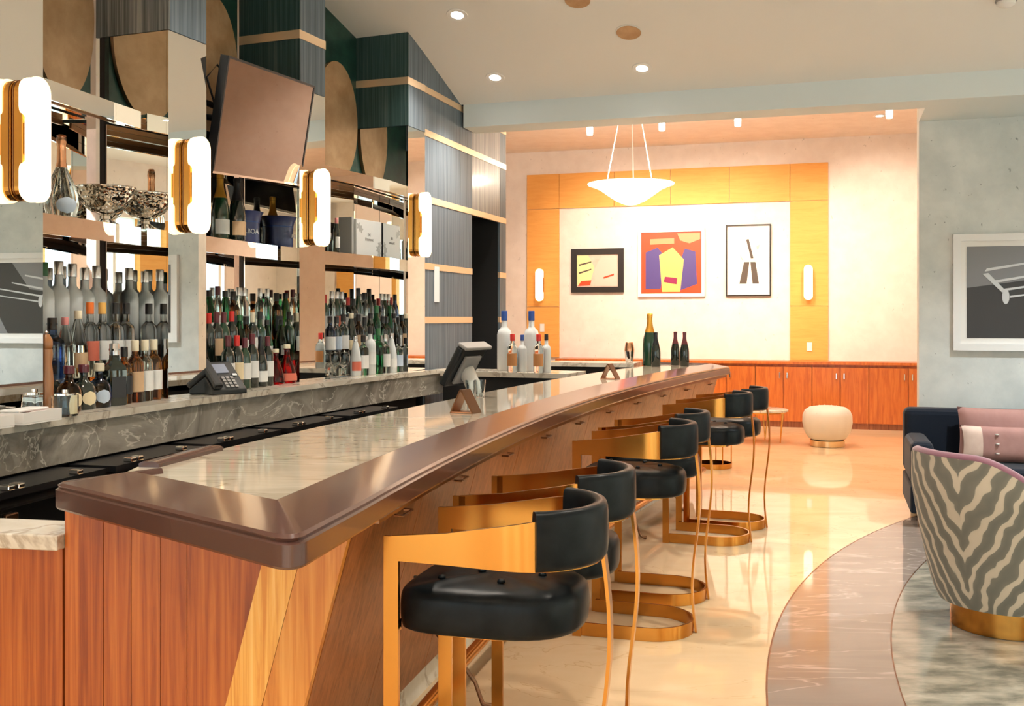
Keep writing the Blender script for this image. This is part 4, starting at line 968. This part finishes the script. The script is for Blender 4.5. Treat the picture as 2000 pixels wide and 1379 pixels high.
# nearest niche
row(0, [('vodka', F_, 'green_cap', None, 1.12), ('vodka', F_, 'blue_cap', None, 1.18), ('vodka', F_, 'green_cap', None, 1.15), ('vodka', F_, 'silver_cap', None, 1.18), ('vodka', F_, 'silver_cap', None, 1.16), ('vodka', F_, 'silver_cap', None, 1.12), ('vodka', F_, 'silver_cap', None, 1.16)], .355, Z2, 'back', xu(0, 92, .355), .88)
row(0, [('square', BL, 'black_cap', None, 1.0), ('conical', C_, 'pink_cap', None, .9), ('conical', C_, 'cream_cap', 'tan_label'), ('vodka', C_, 'orange_cap', 'red_label'), ('vodka', C_, 'yellow_cap', 'white_label'), ('vodka', C_, 'black_cap', 'white_label'), ('vodka', C_, 'black_cap', 'white_label')], .20, Z1, 'middle', xu(0, 100, .20), .89)
row(0, [('squat', BR, 'plum_cap', 'cream_label', .95), ('squat', D_, 'plum_cap', 'cream_label', .95), ('squat', BL, 'cream_cap', 'blue_label', .95), ('square', D_, 'silver_cap', 'black_label', 1.05), ('liquor', A_, 'black_cap', 'black_label', .9), ('liquor', A_, 'cream_cap', 'tan_label'), ('liquor', C_, 'cream_cap', 'white_label'), ('liquor', A_, 'cream_cap', 'white_label')], .045, Z0, 'front', xu(0, 138, .045), .89)
# middle niche
row(1, [('liquor', C_, 'silver_cap', 'white_label', 1.05), ('liquor', C_, 'silver_cap', 'white_label', 1.05), ('slim', A_, 'red_cap', None), ('conical', G_, 'black_cap', 'white_label', 1.0), ('slim', C_, 'plum_cap', 'white_label'), ('conical', G_, 'black_cap', 'white_label', 1.0), ('liquor', BR, 'black_cap', 'black_label', 1.02), ('slim', AQ, 'silver_cap', None), ('slim', C_, 'silver_cap', 'white_label')], .355, Z2, 'back', xu(1, 416, .355), 1.0)
row(1, [('wine', D_, 'red_cap', None, .98), ('wine', D_, 'plum_cap', 'tan_label'), ('wine', DG, 'plum_cap', None), ('wine', D_, 'red_cap', None, 1.02), ('conical', G_, 'green_cap', 'white_label', .95), ('liquor', BR, 'black_cap', 'white_label', .95), ('wine', D_, 'cream_cap', 'white_label'), ('vodka', DG, 'black_cap', None, .9), ('conical', G_, 'black_cap', 'white_label', .85)], .20, Z1, 'middle', xu(1, 416, .20), .99)
row(1, [None, None, ('wine', D_, 'plum_cap', 'white_label'), ('wine', D_, 'red_cap', 'cream_label'), ('wine', DG, 'plum_cap', 'white_label', .95), ('wine', D_, 'plum_cap', 'white_label', 1.02), ('champ', D_, 'black_cap', 'white_label', .9), ('wine', D_, 'plum_cap', 'white_label', .96), ('decanter', RD, 'cream_cap', None, .9), ('decanter', RD, 'cream_cap', 'red_label', 1.0)], .045, Z0, 'front', .28, .96)
# far niche
row(2, [('slim', BL, 'black_cap', 'blue_label'), ('wine', DG, 'red_cap', 'white_label'), ('slim', C_, 'silver_cap', 'white_label'), ('slim', DG, 'silver_cap', 'red_label'), ('slim', C_, 'silver_cap', 'white_label'), ('wine', C_, 'red_cap', 'white_label', .95), ('liquor', D_, 'black_cap', 'black_label', .95), ('slim', DG, 'black_cap', 'white_label', 1.1), ('slim', C_, 'black_cap', 'white_label')], .355, Z2, 'back', xu(2, 644, .355), 1.02)
row(2, [('liquor', BL, 'black_cap', 'white_label', .95), ('liquor', C_, 'black_cap', 'blue_label', .95), ('liquor', C_, 'black_cap', 'white_label'), ('conical', D_, 'cream_cap', 'cream_label'), ('liquor', BR, 'black_cap', 'tan_label'), ('wine', D_, 'black_cap', 'white_label', .9), ('conical', C_, 'black_cap', 'white_label'), ('slim', G_, 'green_cap', None, 1.1), ('liquor', C_, 'black_cap', 'white_label', .95)], .20, Z1, 'middle', xu(2, 645, .20), 1.02)
row(2, [None, None, None, None, None, ('conical', F_, 'silver_cap', 'red_label', .9), ('liquor', AQ, 'black_cap', 'white_label', .95), ('vodka', F_, 'black_cap', 'white_label', 1.0), ('vodka', G_, 'green_cap', None, .95), ('liquor', C_, 'silver_cap', 'white_label', .95), ('conical', F_, 'silver_cap', 'white_label', .95), ('liquor', C_, 'black_cap', 'blue_label', .85)], .045, Z0, 'front', .42, 1.0)
# two big bottles before the last pillar's mirror are reflections; stemmed glasses at the near end of the far niche
def at(ni, x, y, z): a, t2, bk_, L, rz = NICHE[ni]; p = a + t2 * x + bk_ * y; return Vector((p.x, p.y, z)), rz
gp = [(0, 0), (.032, .001), (.030, .004), (.006, .008), (.005, .055), (.012, .065), (.030, .085), (.036, .115), (.034, .15), (.030, .178), (.0285, .178), (.032, .15), (.034, .115), (.028, .088), (.0, .07)]
for k in range(6):
    p, rz = at(2, .05 + .055 * k, .03 + (.05 if k % 2 else 0), Z0)
    o = MB().lathe(gp, 18).build('wine_glass', 'clear_glass', smooth=True); o.location = p
    tag(o, 'clear stemmed wine glass, %s from the left at the foot of the far niche' % ORD[k], 'wine glass', 'wine glasses on the ledge')
# pepper mill and small glass jar at the left of the nearest niche
p, rz = at(0, .06, .03, Z0); o = thing('pepper_mill', 'tall turned wooden pepper mill left of the squat bottles', 'pepper mill', p)
MB().lathe([(0, 0), (.032, 0), (.034, .01), (.026, .06), (.030, .14), (.022, .21), (.026, .25), (.024, .27), (0, .27)], 20).build('body', 'mill_wood', o, smooth=SM)
MB().lathe([(.022, .271), (.026, .285), (.024, .31), (.012, .33), (0, .332)], 20).build('head', 'mill_wood', o, smooth=SM)
MB().lathe([(0, .3325), (.007, .333), (.009, .34), (0, .348)], 12).build('knob', 'chrome', o, smooth=True)
p, rz = at(0, .035, -.075, Z0); o = thing('glass_jar', 'small clear square glass jar at the foot of the nearest niche', 'jar', p, rz)
MB().lathe([(0, 0), (.038, 0), (.042, .006), (.042, .085), (.036, .085), (.036, .01), (0, .01)], 24, sq=.75).build('jar_body', 'clear_glass', o, smooth=SM)
MB().lathe([(.043, .0855), (.043, .093), (.012, .096), (.012, .108), (0, .109)], 24).build('lid', 'chrome', o, smooth=SM)
# desk phone in the middle niche
p, rz = at(1, .085, -.03, Z0); ph = thing('desk_phone', 'black office desk phone leaning at the left of the wine bottles', 'telephone', p, rz - .5)
MB().hexa([(-.10, -.10, 0), (.10, -.10, 0), (.10, .09, 0), (-.10, .09, 0), (-.10, -.10, .025), (.10, -.10, .025), (.10, .07, .165), (-.10, .07, .165)]).build('body', 'phone_black', ph, bevel=.006)
nn = Vector((0, -.14, .17)).normalized(); sl = Vector((0, .17, .14)).normalized(); base_ = Vector((0, -.10, .025))
def onface(x, s, h): return Vector((x, 0, 0)) + base_ + sl * s + nn * h
def facebox(x0, x1, s0, s1, h0, h1, nm, mt, par=ph, bv=.0):
    return MB().hexa([onface(x0, s0, h0), onface(x1, s0, h0), onface(x1, s1, h0), onface(x0, s1, h0), onface(x0, s0, h1), onface(x1, s0, h1), onface(x1, s1, h1), onface(x0, s1, h1)]).build(nm, mt, par, bevel=bv)
facebox(-.098, -.045, .0, .215, .001, .035, 'handset', 'phone_black', ph, .012)
facebox(-.03, .05, .125, .195, .001, .004, 'display', 'lcd')
for i_ in range(3):
    for j_ in range(4): facebox(-.015 + i_ * .026, .003 + i_ * .026, .012 + j_ * .022, .028 + j_ * .022, .001, .006, 'key', 'grey_plastic')
facebox(.06, .085, .10, .115, .001, .006, 'indicator', 'print_white')
# white caddies on the ledge at far left
for k, (x, y, lb) in enumerate(((-.20, -.10, 'white plastic garnish caddy on the ledge at the left'), (-.47, -.10, 'second white plastic caddy on the ledge at the picture edge'))):
    p, rz = at(0, x, y, Z0); o = thing('garnish_caddy', lb, 'caddy', p, rz)
    MB().box(-.11, .11, -.05, .05, 0, .006).build('tray', 'white_paint', o)
    for b4 in ((-.11, .11, -.05, -.045), (-.11, .11, .045, .05), (-.11, -.105, -.045, .045), (.105, .11, -.045, .045)): MB().box(*b4, .0065, .045).build('side', 'white_paint', o)
    MB().box(-.08, .07, -.04, .04, .0065, .03).build('packets', 'salt_pink', o); MB().box(-.112, .06, -.03, .052, .0455, .055).build('lid', 'frame_white', o, bevel=.003)

# ------------------------------------------------------------------ things on the middle shelves
ZS = 1.9455
p, rz = at(0, xu(0, 120, .27), .27, ZS); bottle('tear', 'clear_glass', 'copper', 'blue_label', 'round bellied champagne bottle with copper foil on the nearest shelf', 'champagne bottles on the shelves', p, rz - .6, 1.15, 'champagne_bottle', oval=True)
p, rz = at(0, xu(0, 206, .28), .28, ZS); o = thing('punch_bowl', 'hammered silver punch bowl on a foot on the nearest shelf', 'bowl', p, rz)
MB().lathe([(0, 0), (.075, 0), (.08, .006), (.05, .018), (.025, .035), (.022, .05), (.04, .058)], 40).build('foot', 'silver', o, smooth=SM)
MB().lathe([(.02, .0585), (.06, .066), (.10, .095), (.128, .135), (.140, .18), (.146, .185), (.144, .19), (.135, .185), (.122, .138), (.095, .10), (.055, .072), (0, .067)], 44).build('basin', 'hammered', o, smooth=True)
p, rz = at(1, xu(1, 430, .26), .26, ZS); bottle('champ', 'dark_green_glass', 'gold_foil', 'white_label', 'large dark champagne bottle with golden foil on the middle shelf', 'champagne bottles on the shelves', p, rz - .3, 1.20, 'champagne_bottle')
p, rz = at(1, xu(1, 463, .21), .21, ZS); bottle('champ', 'dark_glass', 'black_cap', 'tan_label', 'black foiled champagne bottle beside the blue bucket', 'champagne bottles on the shelves', p, rz - .3, 1.16, 'champagne_bottle')
p, rz = at(1, NICHE[1][3] - .145, .30, ZS); bk = thing('ice_bucket', 'flared navy blue ice bucket with white lettering on the middle shelf', 'ice bucket', p, rz)
mb = MB(); sec = [(.105, 0), (.107, .003), (.105, .09), (.107, .14), (.118, .175), (.133, .2), (.130, .2), (.112, .17), (.100, .13), (.098, .01), (0, .01)]
mb.lathe([(0, 0)] + sec, 40); mb.v = [(x * .98, y * .85, z) for x, y, z in mb.v]; mb.build('bucket', 'navy', bk, smooth=SM)
MB().lathe([(.1075, .132), (.1085, .133), (.1085, .138), (.1075, .139)], 40).build('groove', 'blue_cap', bk).scale = (.98, .85, 1)
text('lettering', 'LBOA', .040, 'print_white', bk, (-.055, -.0905 * .94, .075), (PI / 2, 0, -.42))
p, rz = at(2, xu(2, 657, .22), .22, ZS); bottle('slim', 'dark_glass', 'pink_cap', 'white_label', 'dark slim bottle left of the white gift box on the far shelf', 'bottles on the far shelf', p, rz, .75)
p, rz = at(2, xu(2, 645, .30), .30, ZS); bottle('liquor', 'aqua_glass', 'silver_cap', None, 'small aqua bottle at the left end of the far shelf', 'bottles on the far shelf', p, rz, .5)
p, rz = at(2, NICHE[2][3] - .20, .28, ZS); bx = thing('gift_box', 'white gift box with faint grey flowers on the far shelf', 'box', p, rz)
MB().box(-.17, .17, -.07, .06, 0, .262).build('carton', 'box_white', bx, bevel=.002); MB().box(-.20, -.172, -.05, .06, 0, .272).build('sleeve', 'box_grey', bx)
text('lettering', 'DE', .030, 'print_grey', bx, (0, -.0712, .155), (PI / 2, 0, 0)); text('lettering', 'Dumont', .032, 'print_grey', bx, (0, -.0712, .122), (PI / 2, 0, 0))
for fx, fz in ((-.11, .19), (-.14, .21), (.12, .06), (.145, .09), (.14, .03)):
    MB().plate([(fx + .022 * (1 + .35 * math.cos(5 * a)) * math.cos(a), fz + .022 * (1 + .35 * math.cos(5 * a)) * math.sin(a)) for a in [2 * PI * k / 30 for k in range(30)]], -.0712, -.0703).build('flower_print', 'box_grey', bx)

# ------------------------------------------------------------------ counters beyond the bar
RC = [BP(7.15, 0.72), BP(7.15, 1.74)]
tt = (RC[1] - RC[0]).normalized(); 
rcn = Vector((-tt.y, tt.x, 0)); rcn = rcn if rcn.y > 0 else -rcn
def rc(s, o_, z): q = RC[0] + tt * s + rcn * o_; return Vector((q.x, q.y, z))
RL = (RC[1] - RC[0]).length
r1 = thing('return_counter', 'short marble topped counter closing the bar aisle under the big vodka bottles', 'counter', rc(RL / 2, .2, 0))
def rcbox(s0, s1, o0, o1, z0, z1): return MB().hexa([rc(s0, o0, z0), rc(s1, o0, z0), rc(s1, o1, z0), rc(s0, o1, z0), rc(s0, o0, z1), rc(s1, o0, z1), rc(s1, o1, z1), rc(s0, o1, z1)])
rcbox(0, RL, 0, .45, 1.055, 1.09).build('stone_top', 'edge_marble', r1, world=True); rcbox(.01, RL - .01, .03, .43, 0.0, 1.054).build('base', 'black_matte', r1, world=True)
BG = [(985, 728, .46, 0), (1038, 726, .46, 1), (1001, 729, .285, 2), (1020, 728, .28, 3), (1052, 730, .285, 4), (1067, 728, .285, 5)]
info = [('vodka', F_, 'blue_cap', 'frost', 'giant frosted bottle with blue cap, left one on the return counter'), ('vodka', F_, 'blue_cap', 'frost', 'giant frosted bottle with blue cap, right one on the return counter'),
        ('liquor', C_, 'red_cap', 'amber_label', 'clear bottle with red cap and brown label before the left giant bottle'), ('vodka', F_, 'blue_cap', None, 'small frosted bottle with dark blue cap between the giant bottles'),
        ('liquor', C_, 'red_cap', 'amber_label', 'clear bottle with red cap and brown label before the right giant bottle'), ('vodka', F_, 'black_cap', None, 'small frosted bottle with black cap, rightmost on the return counter')]
for u, v, h, k in BG:
    kk = (u - CX) / FPX
    off = [.26, .26, .06, .13, .06, .14][k]
    # intersect direction u with the counter at depth `off`
    A = RC[0] + rcn * off; s = (A.x - kk * A.y) / (kk * tt.y - tt.x); q = A + tt * s
    kind, gm, cap, lab, lb = info[k]; Hh = {'vodka': .340, 'liquor': .292}[kind]
    bottle(kind, gm, cap, None if lab == 'frost' else lab, lb, 'bottles on the return counter', (q.x, q.y, 1.0905), ROOM_ANG, h / Hh)
fc_ = hitb(1155, 703, 0.75)
fca, _ = toAB(fc_.x, fc_.y)
f1 = thing('far_counter', 'pale stone topped service counter beyond the bar', 'counter', AB(fca, 0.95), ROOM_ANG)
MB().box(-.42, .38, -.2, .2, 1.065, 1.10).build('stone_top', 'edge_marble', f1); MB().box(-.40, .36, -.17, .18, 0, 1.064).build('base', 'black_matte', f1)
sp_ = AB(fca + .31, 0.9); o = thing('cocktail_shaker', 'copper and steel cocktail shaker on the far counter', 'shaker', (sp_.x, sp_.y, 1.1005))
MB().lathe([(0, 0), (.033, 0), (.034, .005), (.043, .10), (0, .10)], 24).build('tin', 'silver', o, smooth=SM); MB().lathe([(.043, .1005), (.043, .115), (.034, .175), (.03, .18), (0, .18)], 24).build('cup', 'copper', o, smooth=SM)
# point of sale screen on the staff side
def staff(u, y, z): return pp(u, CY + (CAM_Z - z) * FPX / y, y)
ps = staff(925, 6.55, 1.0); po = thing('cash_register_screen', 'grey touch screen till on a curved stand behind the bar', 'till', (ps.x, ps.y, 0.935), math.radians(-28))
MB().lathe([(0, 0), (.16, 0), (.165, .008), (.12, .03), (.06, .045), (0, .05)], 32).build('foot', 'pale_plastic', po, smooth=SM)
MB().tube([(.02, 0, .04), (.0, .0, .12), (-.03, .0, .18), (-.06, 0, .22)], [.07, .05, .05, .06], 14).build('neck', 'pale_plastic', po, smooth=True)
mb = MB(); mb.box(-.02, .03, -.16, .16, -.13, .15); M_ = Matrix.Translation((-.085, 0, .25)) @ Matrix.Rotation(math.radians(30), 4, 'Y'); mb.v = [tuple(M_ @ Vector(q)) for q in mb.v]; mb.build('screen_housing', 'phone_black', po, bevel=.012)
mb = MB(); mb.box(.031, .05, -.10, .10, -.10, .10); mb.v = [tuple(M_ @ Vector(q)) for q in mb.v]; mb.build('rear_cover', 'grey_plastic', po, bevel=.006)
mb = MB(); mb.box(-.02, .055, -.165, .165, .151, .175); mb.v = [tuple(M_ @ Vector(q)) for q in mb.v]; mb.build('top_bar', 'grey_plastic', po, bevel=.008)
pr = thing('till_stand', 'black work stand under the till screen behind the bar', 'stand', (ps.x, ps.y, 0), math.radians(-17))
MB().box(-.2, .2, -.22, .22, 0, .90).build('body', 'black_matte', pr); MB().box(-.22, .22, -.24, .24, .901, .934).build('top', 'black', pr)

# ------------------------------------------------------------------ things on the bar top
ZB = TOP + .0005
def onbar(u, v): d = ray(u, v); t = (ZB - CAM_Z) / d.z; return Vector((0, 0, CAM_Z)) + d * t
for k, (u, v, lb) in enumerate(((908, 806, 'bronze triangular card stand on the bar before the clear cups'), (1191, 740, 'smaller looking bronze card stand far along the bar'))):
    q = onbar(u, v); o = thing('card_stand', lb, 'card stand', q, ROOM_ANG - .15)
    for s in (-1, 1):
        mb = MB(); mb.hexa([(s * .055, -.04, 0), (s * .055 + .008, -.04, 0), (s * .055 + .008, .04, 0), (s * .055, .04, 0), (s * .004 - .004, -.04, .10), (s * .004 + .004, -.04, .10), (s * .004 + .004, .04, .10), (s * .004 - .004, .04, .10)]); mb.build('side_plate', 'bronze', o)
    MB().box(-.052, .054, -.04, .04, .001, .006).build('base_plate', 'copper', o); MB().box(-.006, .007, -.04, .04, .0945, .104).build('ridge', 'bronze', o)
for k, (u, v) in enumerate(((919, 776), (938, 775))):
    q = onbar(u, v); o = MB().lathe([(0, 0), (.022, 0), (.030, .09), (.028, .09), (.0205, .004), (0, .004)], 20).build('clear_cup', 'clear_glass', smooth=SM); o.location = q
    tag(o, ['left clear cup behind the bronze card stand', 'right clear cup behind the bronze card stand'][k], 'cup', 'clear cups on the bar')
for u, v, kind, gm, cap, sc, lb in ((1269, 714, 'champ', DG, 'gold_foil', 1.42, 'tall green champagne bottle with orange gold foil on the bar'), (1281, 716, 'champ', D_, 'black_cap', .92, 'small black champagne bottle beside the tall golden one'),
                                 (1319, 713, 'champ', D_, 'plum_cap', .92, 'left bottle of the two dark plum topped bottles'), (1337, 715, 'champ', D_, 'plum_cap', .92, 'right bottle of the two dark plum topped bottles')):
    q = onbar(u, v); bottle(kind, gm, cap, None, lb, 'champagne bottles on the bar', q, 0, sc, 'champagne_bottle')

# ================================================================== CEILING LAMPS AND LIGHT
def onceil(u, v):
    d = ray(u, v); lo_, hi_ = 2.0, 14.0
    for _ in range(60):
        md = (lo_ + hi_) / 2; p = Vector((0, 0, CAM_Z)) + d * md; _, b = toAB(p.x, p.y)
        if p.z > cz(b): hi_ = md
        else: lo_ = md
    return p
tiltq = math.atan(0.31)
def downlight(p, label, tilted, power, col, size=1.9, glow='lamp_glow', r=.055):
    o = thing('downlight', label, 'ceiling light', p, ROOM_ANG, 'recessed ceiling lights')
    if tilted: o.rotation_euler = (-tiltq, 0, ROOM_ANG)
    MB().lathe([(r * .85, -.004), (r * 1.35, -.006), (r * 1.4, -.001), (r * .85, -.001), (r * .85, -.004)], 28).build('trim_ring', 'white_paint', o, smooth=SM)
    MB().lathe([(0, -.0045), (r * .8, -.0045), (r * .8, -.0012), (0, -.0012)], 24).build('lens', glow, o)
    spot('downlight_lamp', (p.x, p.y, p.z - .03), (p.x, p.y, 0), power, size, .8, col, .05); return o
W_ = (1.0, 0.90, 0.78)
for k, (u, v) in enumerate(((893, 29), (967, 151), (1254, 133))):
    downlight(onceil(u, v), ['recessed ceiling light highest above the end pillar', 'recessed ceiling light above the dark timber wall', 'recessed ceiling light in the middle of the sloping ceiling'][k], True, 70, W_)
for k, (u, v) in enumerate(((1228, 63), (1128, 0))):
    p = onceil(u, v); o = thing('ceiling_speaker', ['round brown ceiling speaker near the middle downlight', 'round brown ceiling speaker cut by the top picture edge'][k], 'speaker', p, ROOM_ANG); o.rotation_euler = (-tiltq, 0, ROOM_ANG)
    MB().lathe([(0, -.008), (.085, -.008), (.09, -.004), (.09, -.001), (0, -.001)], 32).build('grille', 'tan_leaf', o, smooth=SM); MB().lathe([(.0905, -.005), (.10, -.004), (.10, -.001), (.0905, -.001), (.0905, -.005)], 32).build('bezel', 'ceiling_paint', o)
p = onceil(1965, 0); o = thing('smoke_detector', 'white smoke detector at the top right of the ceiling', 'detector', p, ROOM_ANG); MB().lathe([(0, -.045), (.03, -.045), (.055, -.03), (.06, -.001), (0, -.001)], 24).build('body', 'white_paint', o, smooth=SM); MB().lathe([(.0605, -.012), (.066, -.010), (.066, -.001), (.0605, -.001), (.0605, -.012)], 24).build('base_ring', 'grey_plastic', o)
for k, aa in enumerate((4.9, 7.2)): downlight(AB(aa, -0.9, cz(-0.9)), ['recessed light above the sofa wall, left one outside the picture', 'recessed light above the sofa wall, right one outside the picture'][k], True, 240, (0.90, 0.97, 1.0))  # two unseen lamps added on the slope to brighten the concrete wall
k = 0
for bb in (-3.6, -6.2, -8.8, -11.2):  # unseen rows added as fill light, repeating the visible downlights
    for aa in (0.9, 3.4, 6.2):
        k += 1; q = AB(aa, bb, FLAT_Z); downlight(q, 'recessed light of the flat ceiling, %s row and %s place from the bar' % (ORD[(k - 1) // 3], ORD[(k - 1) % 3]), False, 105, W_)
# alcove track spots and recessed lights
def alc(u, v): d = ray(u, v); t = (ALC_Z - CAM_Z) / d.z; return Vector((0, 0, CAM_Z)) + d * t
WARM = (1.0, 0.80, 0.62)
tr = [(1152, 256), (1293, 247), (1441, 238), (1737, 222)]
for k, (u, v) in enumerate(tr):
    d = ray(u, v); p = Vector((0, 0, CAM_Z)) + d * ((ALC_Z - .14 - CAM_Z) / d.z)
    o = thing('track_spot', 'small white spotlight on the alcove ceiling, %s from the left' % ORD[k], 'spotlight', (p.x, p.y, ALC_Z), ROOM_ANG, 'spotlights in the alcove')
    MB().lathe([(0, -.03), (.02, -.03), (.02, -.001), (0, -.001)], 16).build('stem', 'white_paint', o); MB().lathe([(0, -.19), (.035, -.19), (.04, -.12), (.03, -.05), (.012, -.031), (0, -.031)], 20).build('head', 'lamp_glow', o, smooth=SM)
    a, b = toAB(p.x, p.y); spot('track_lamp', (p.x, p.y, ALC_Z - .22), AB(a, WB, 1.9), 130, 1.5, .7, WARM, .06)
p = alc(1718, 226); downlight(Vector((p.x, p.y, ALC_Z)), 'flat recessed light at the right of the alcove ceiling', False, 60, WARM, 2.2)
for k, (aa, bb) in enumerate(((-.6, 3.0), (2.0, 4.2), (2.4, 1.8), (4.6, 3.2), (6.6, 3.0))):
    downlight(AB(aa, bb, ALC_Z), 'recessed light in the alcove ceiling above the beam line, %s of five' % ORD[k], False, 110, WARM, 2.2)
point('pendant_bulb', (pa.x, pa.y, pa.z + .05), 60, WARM, .12)
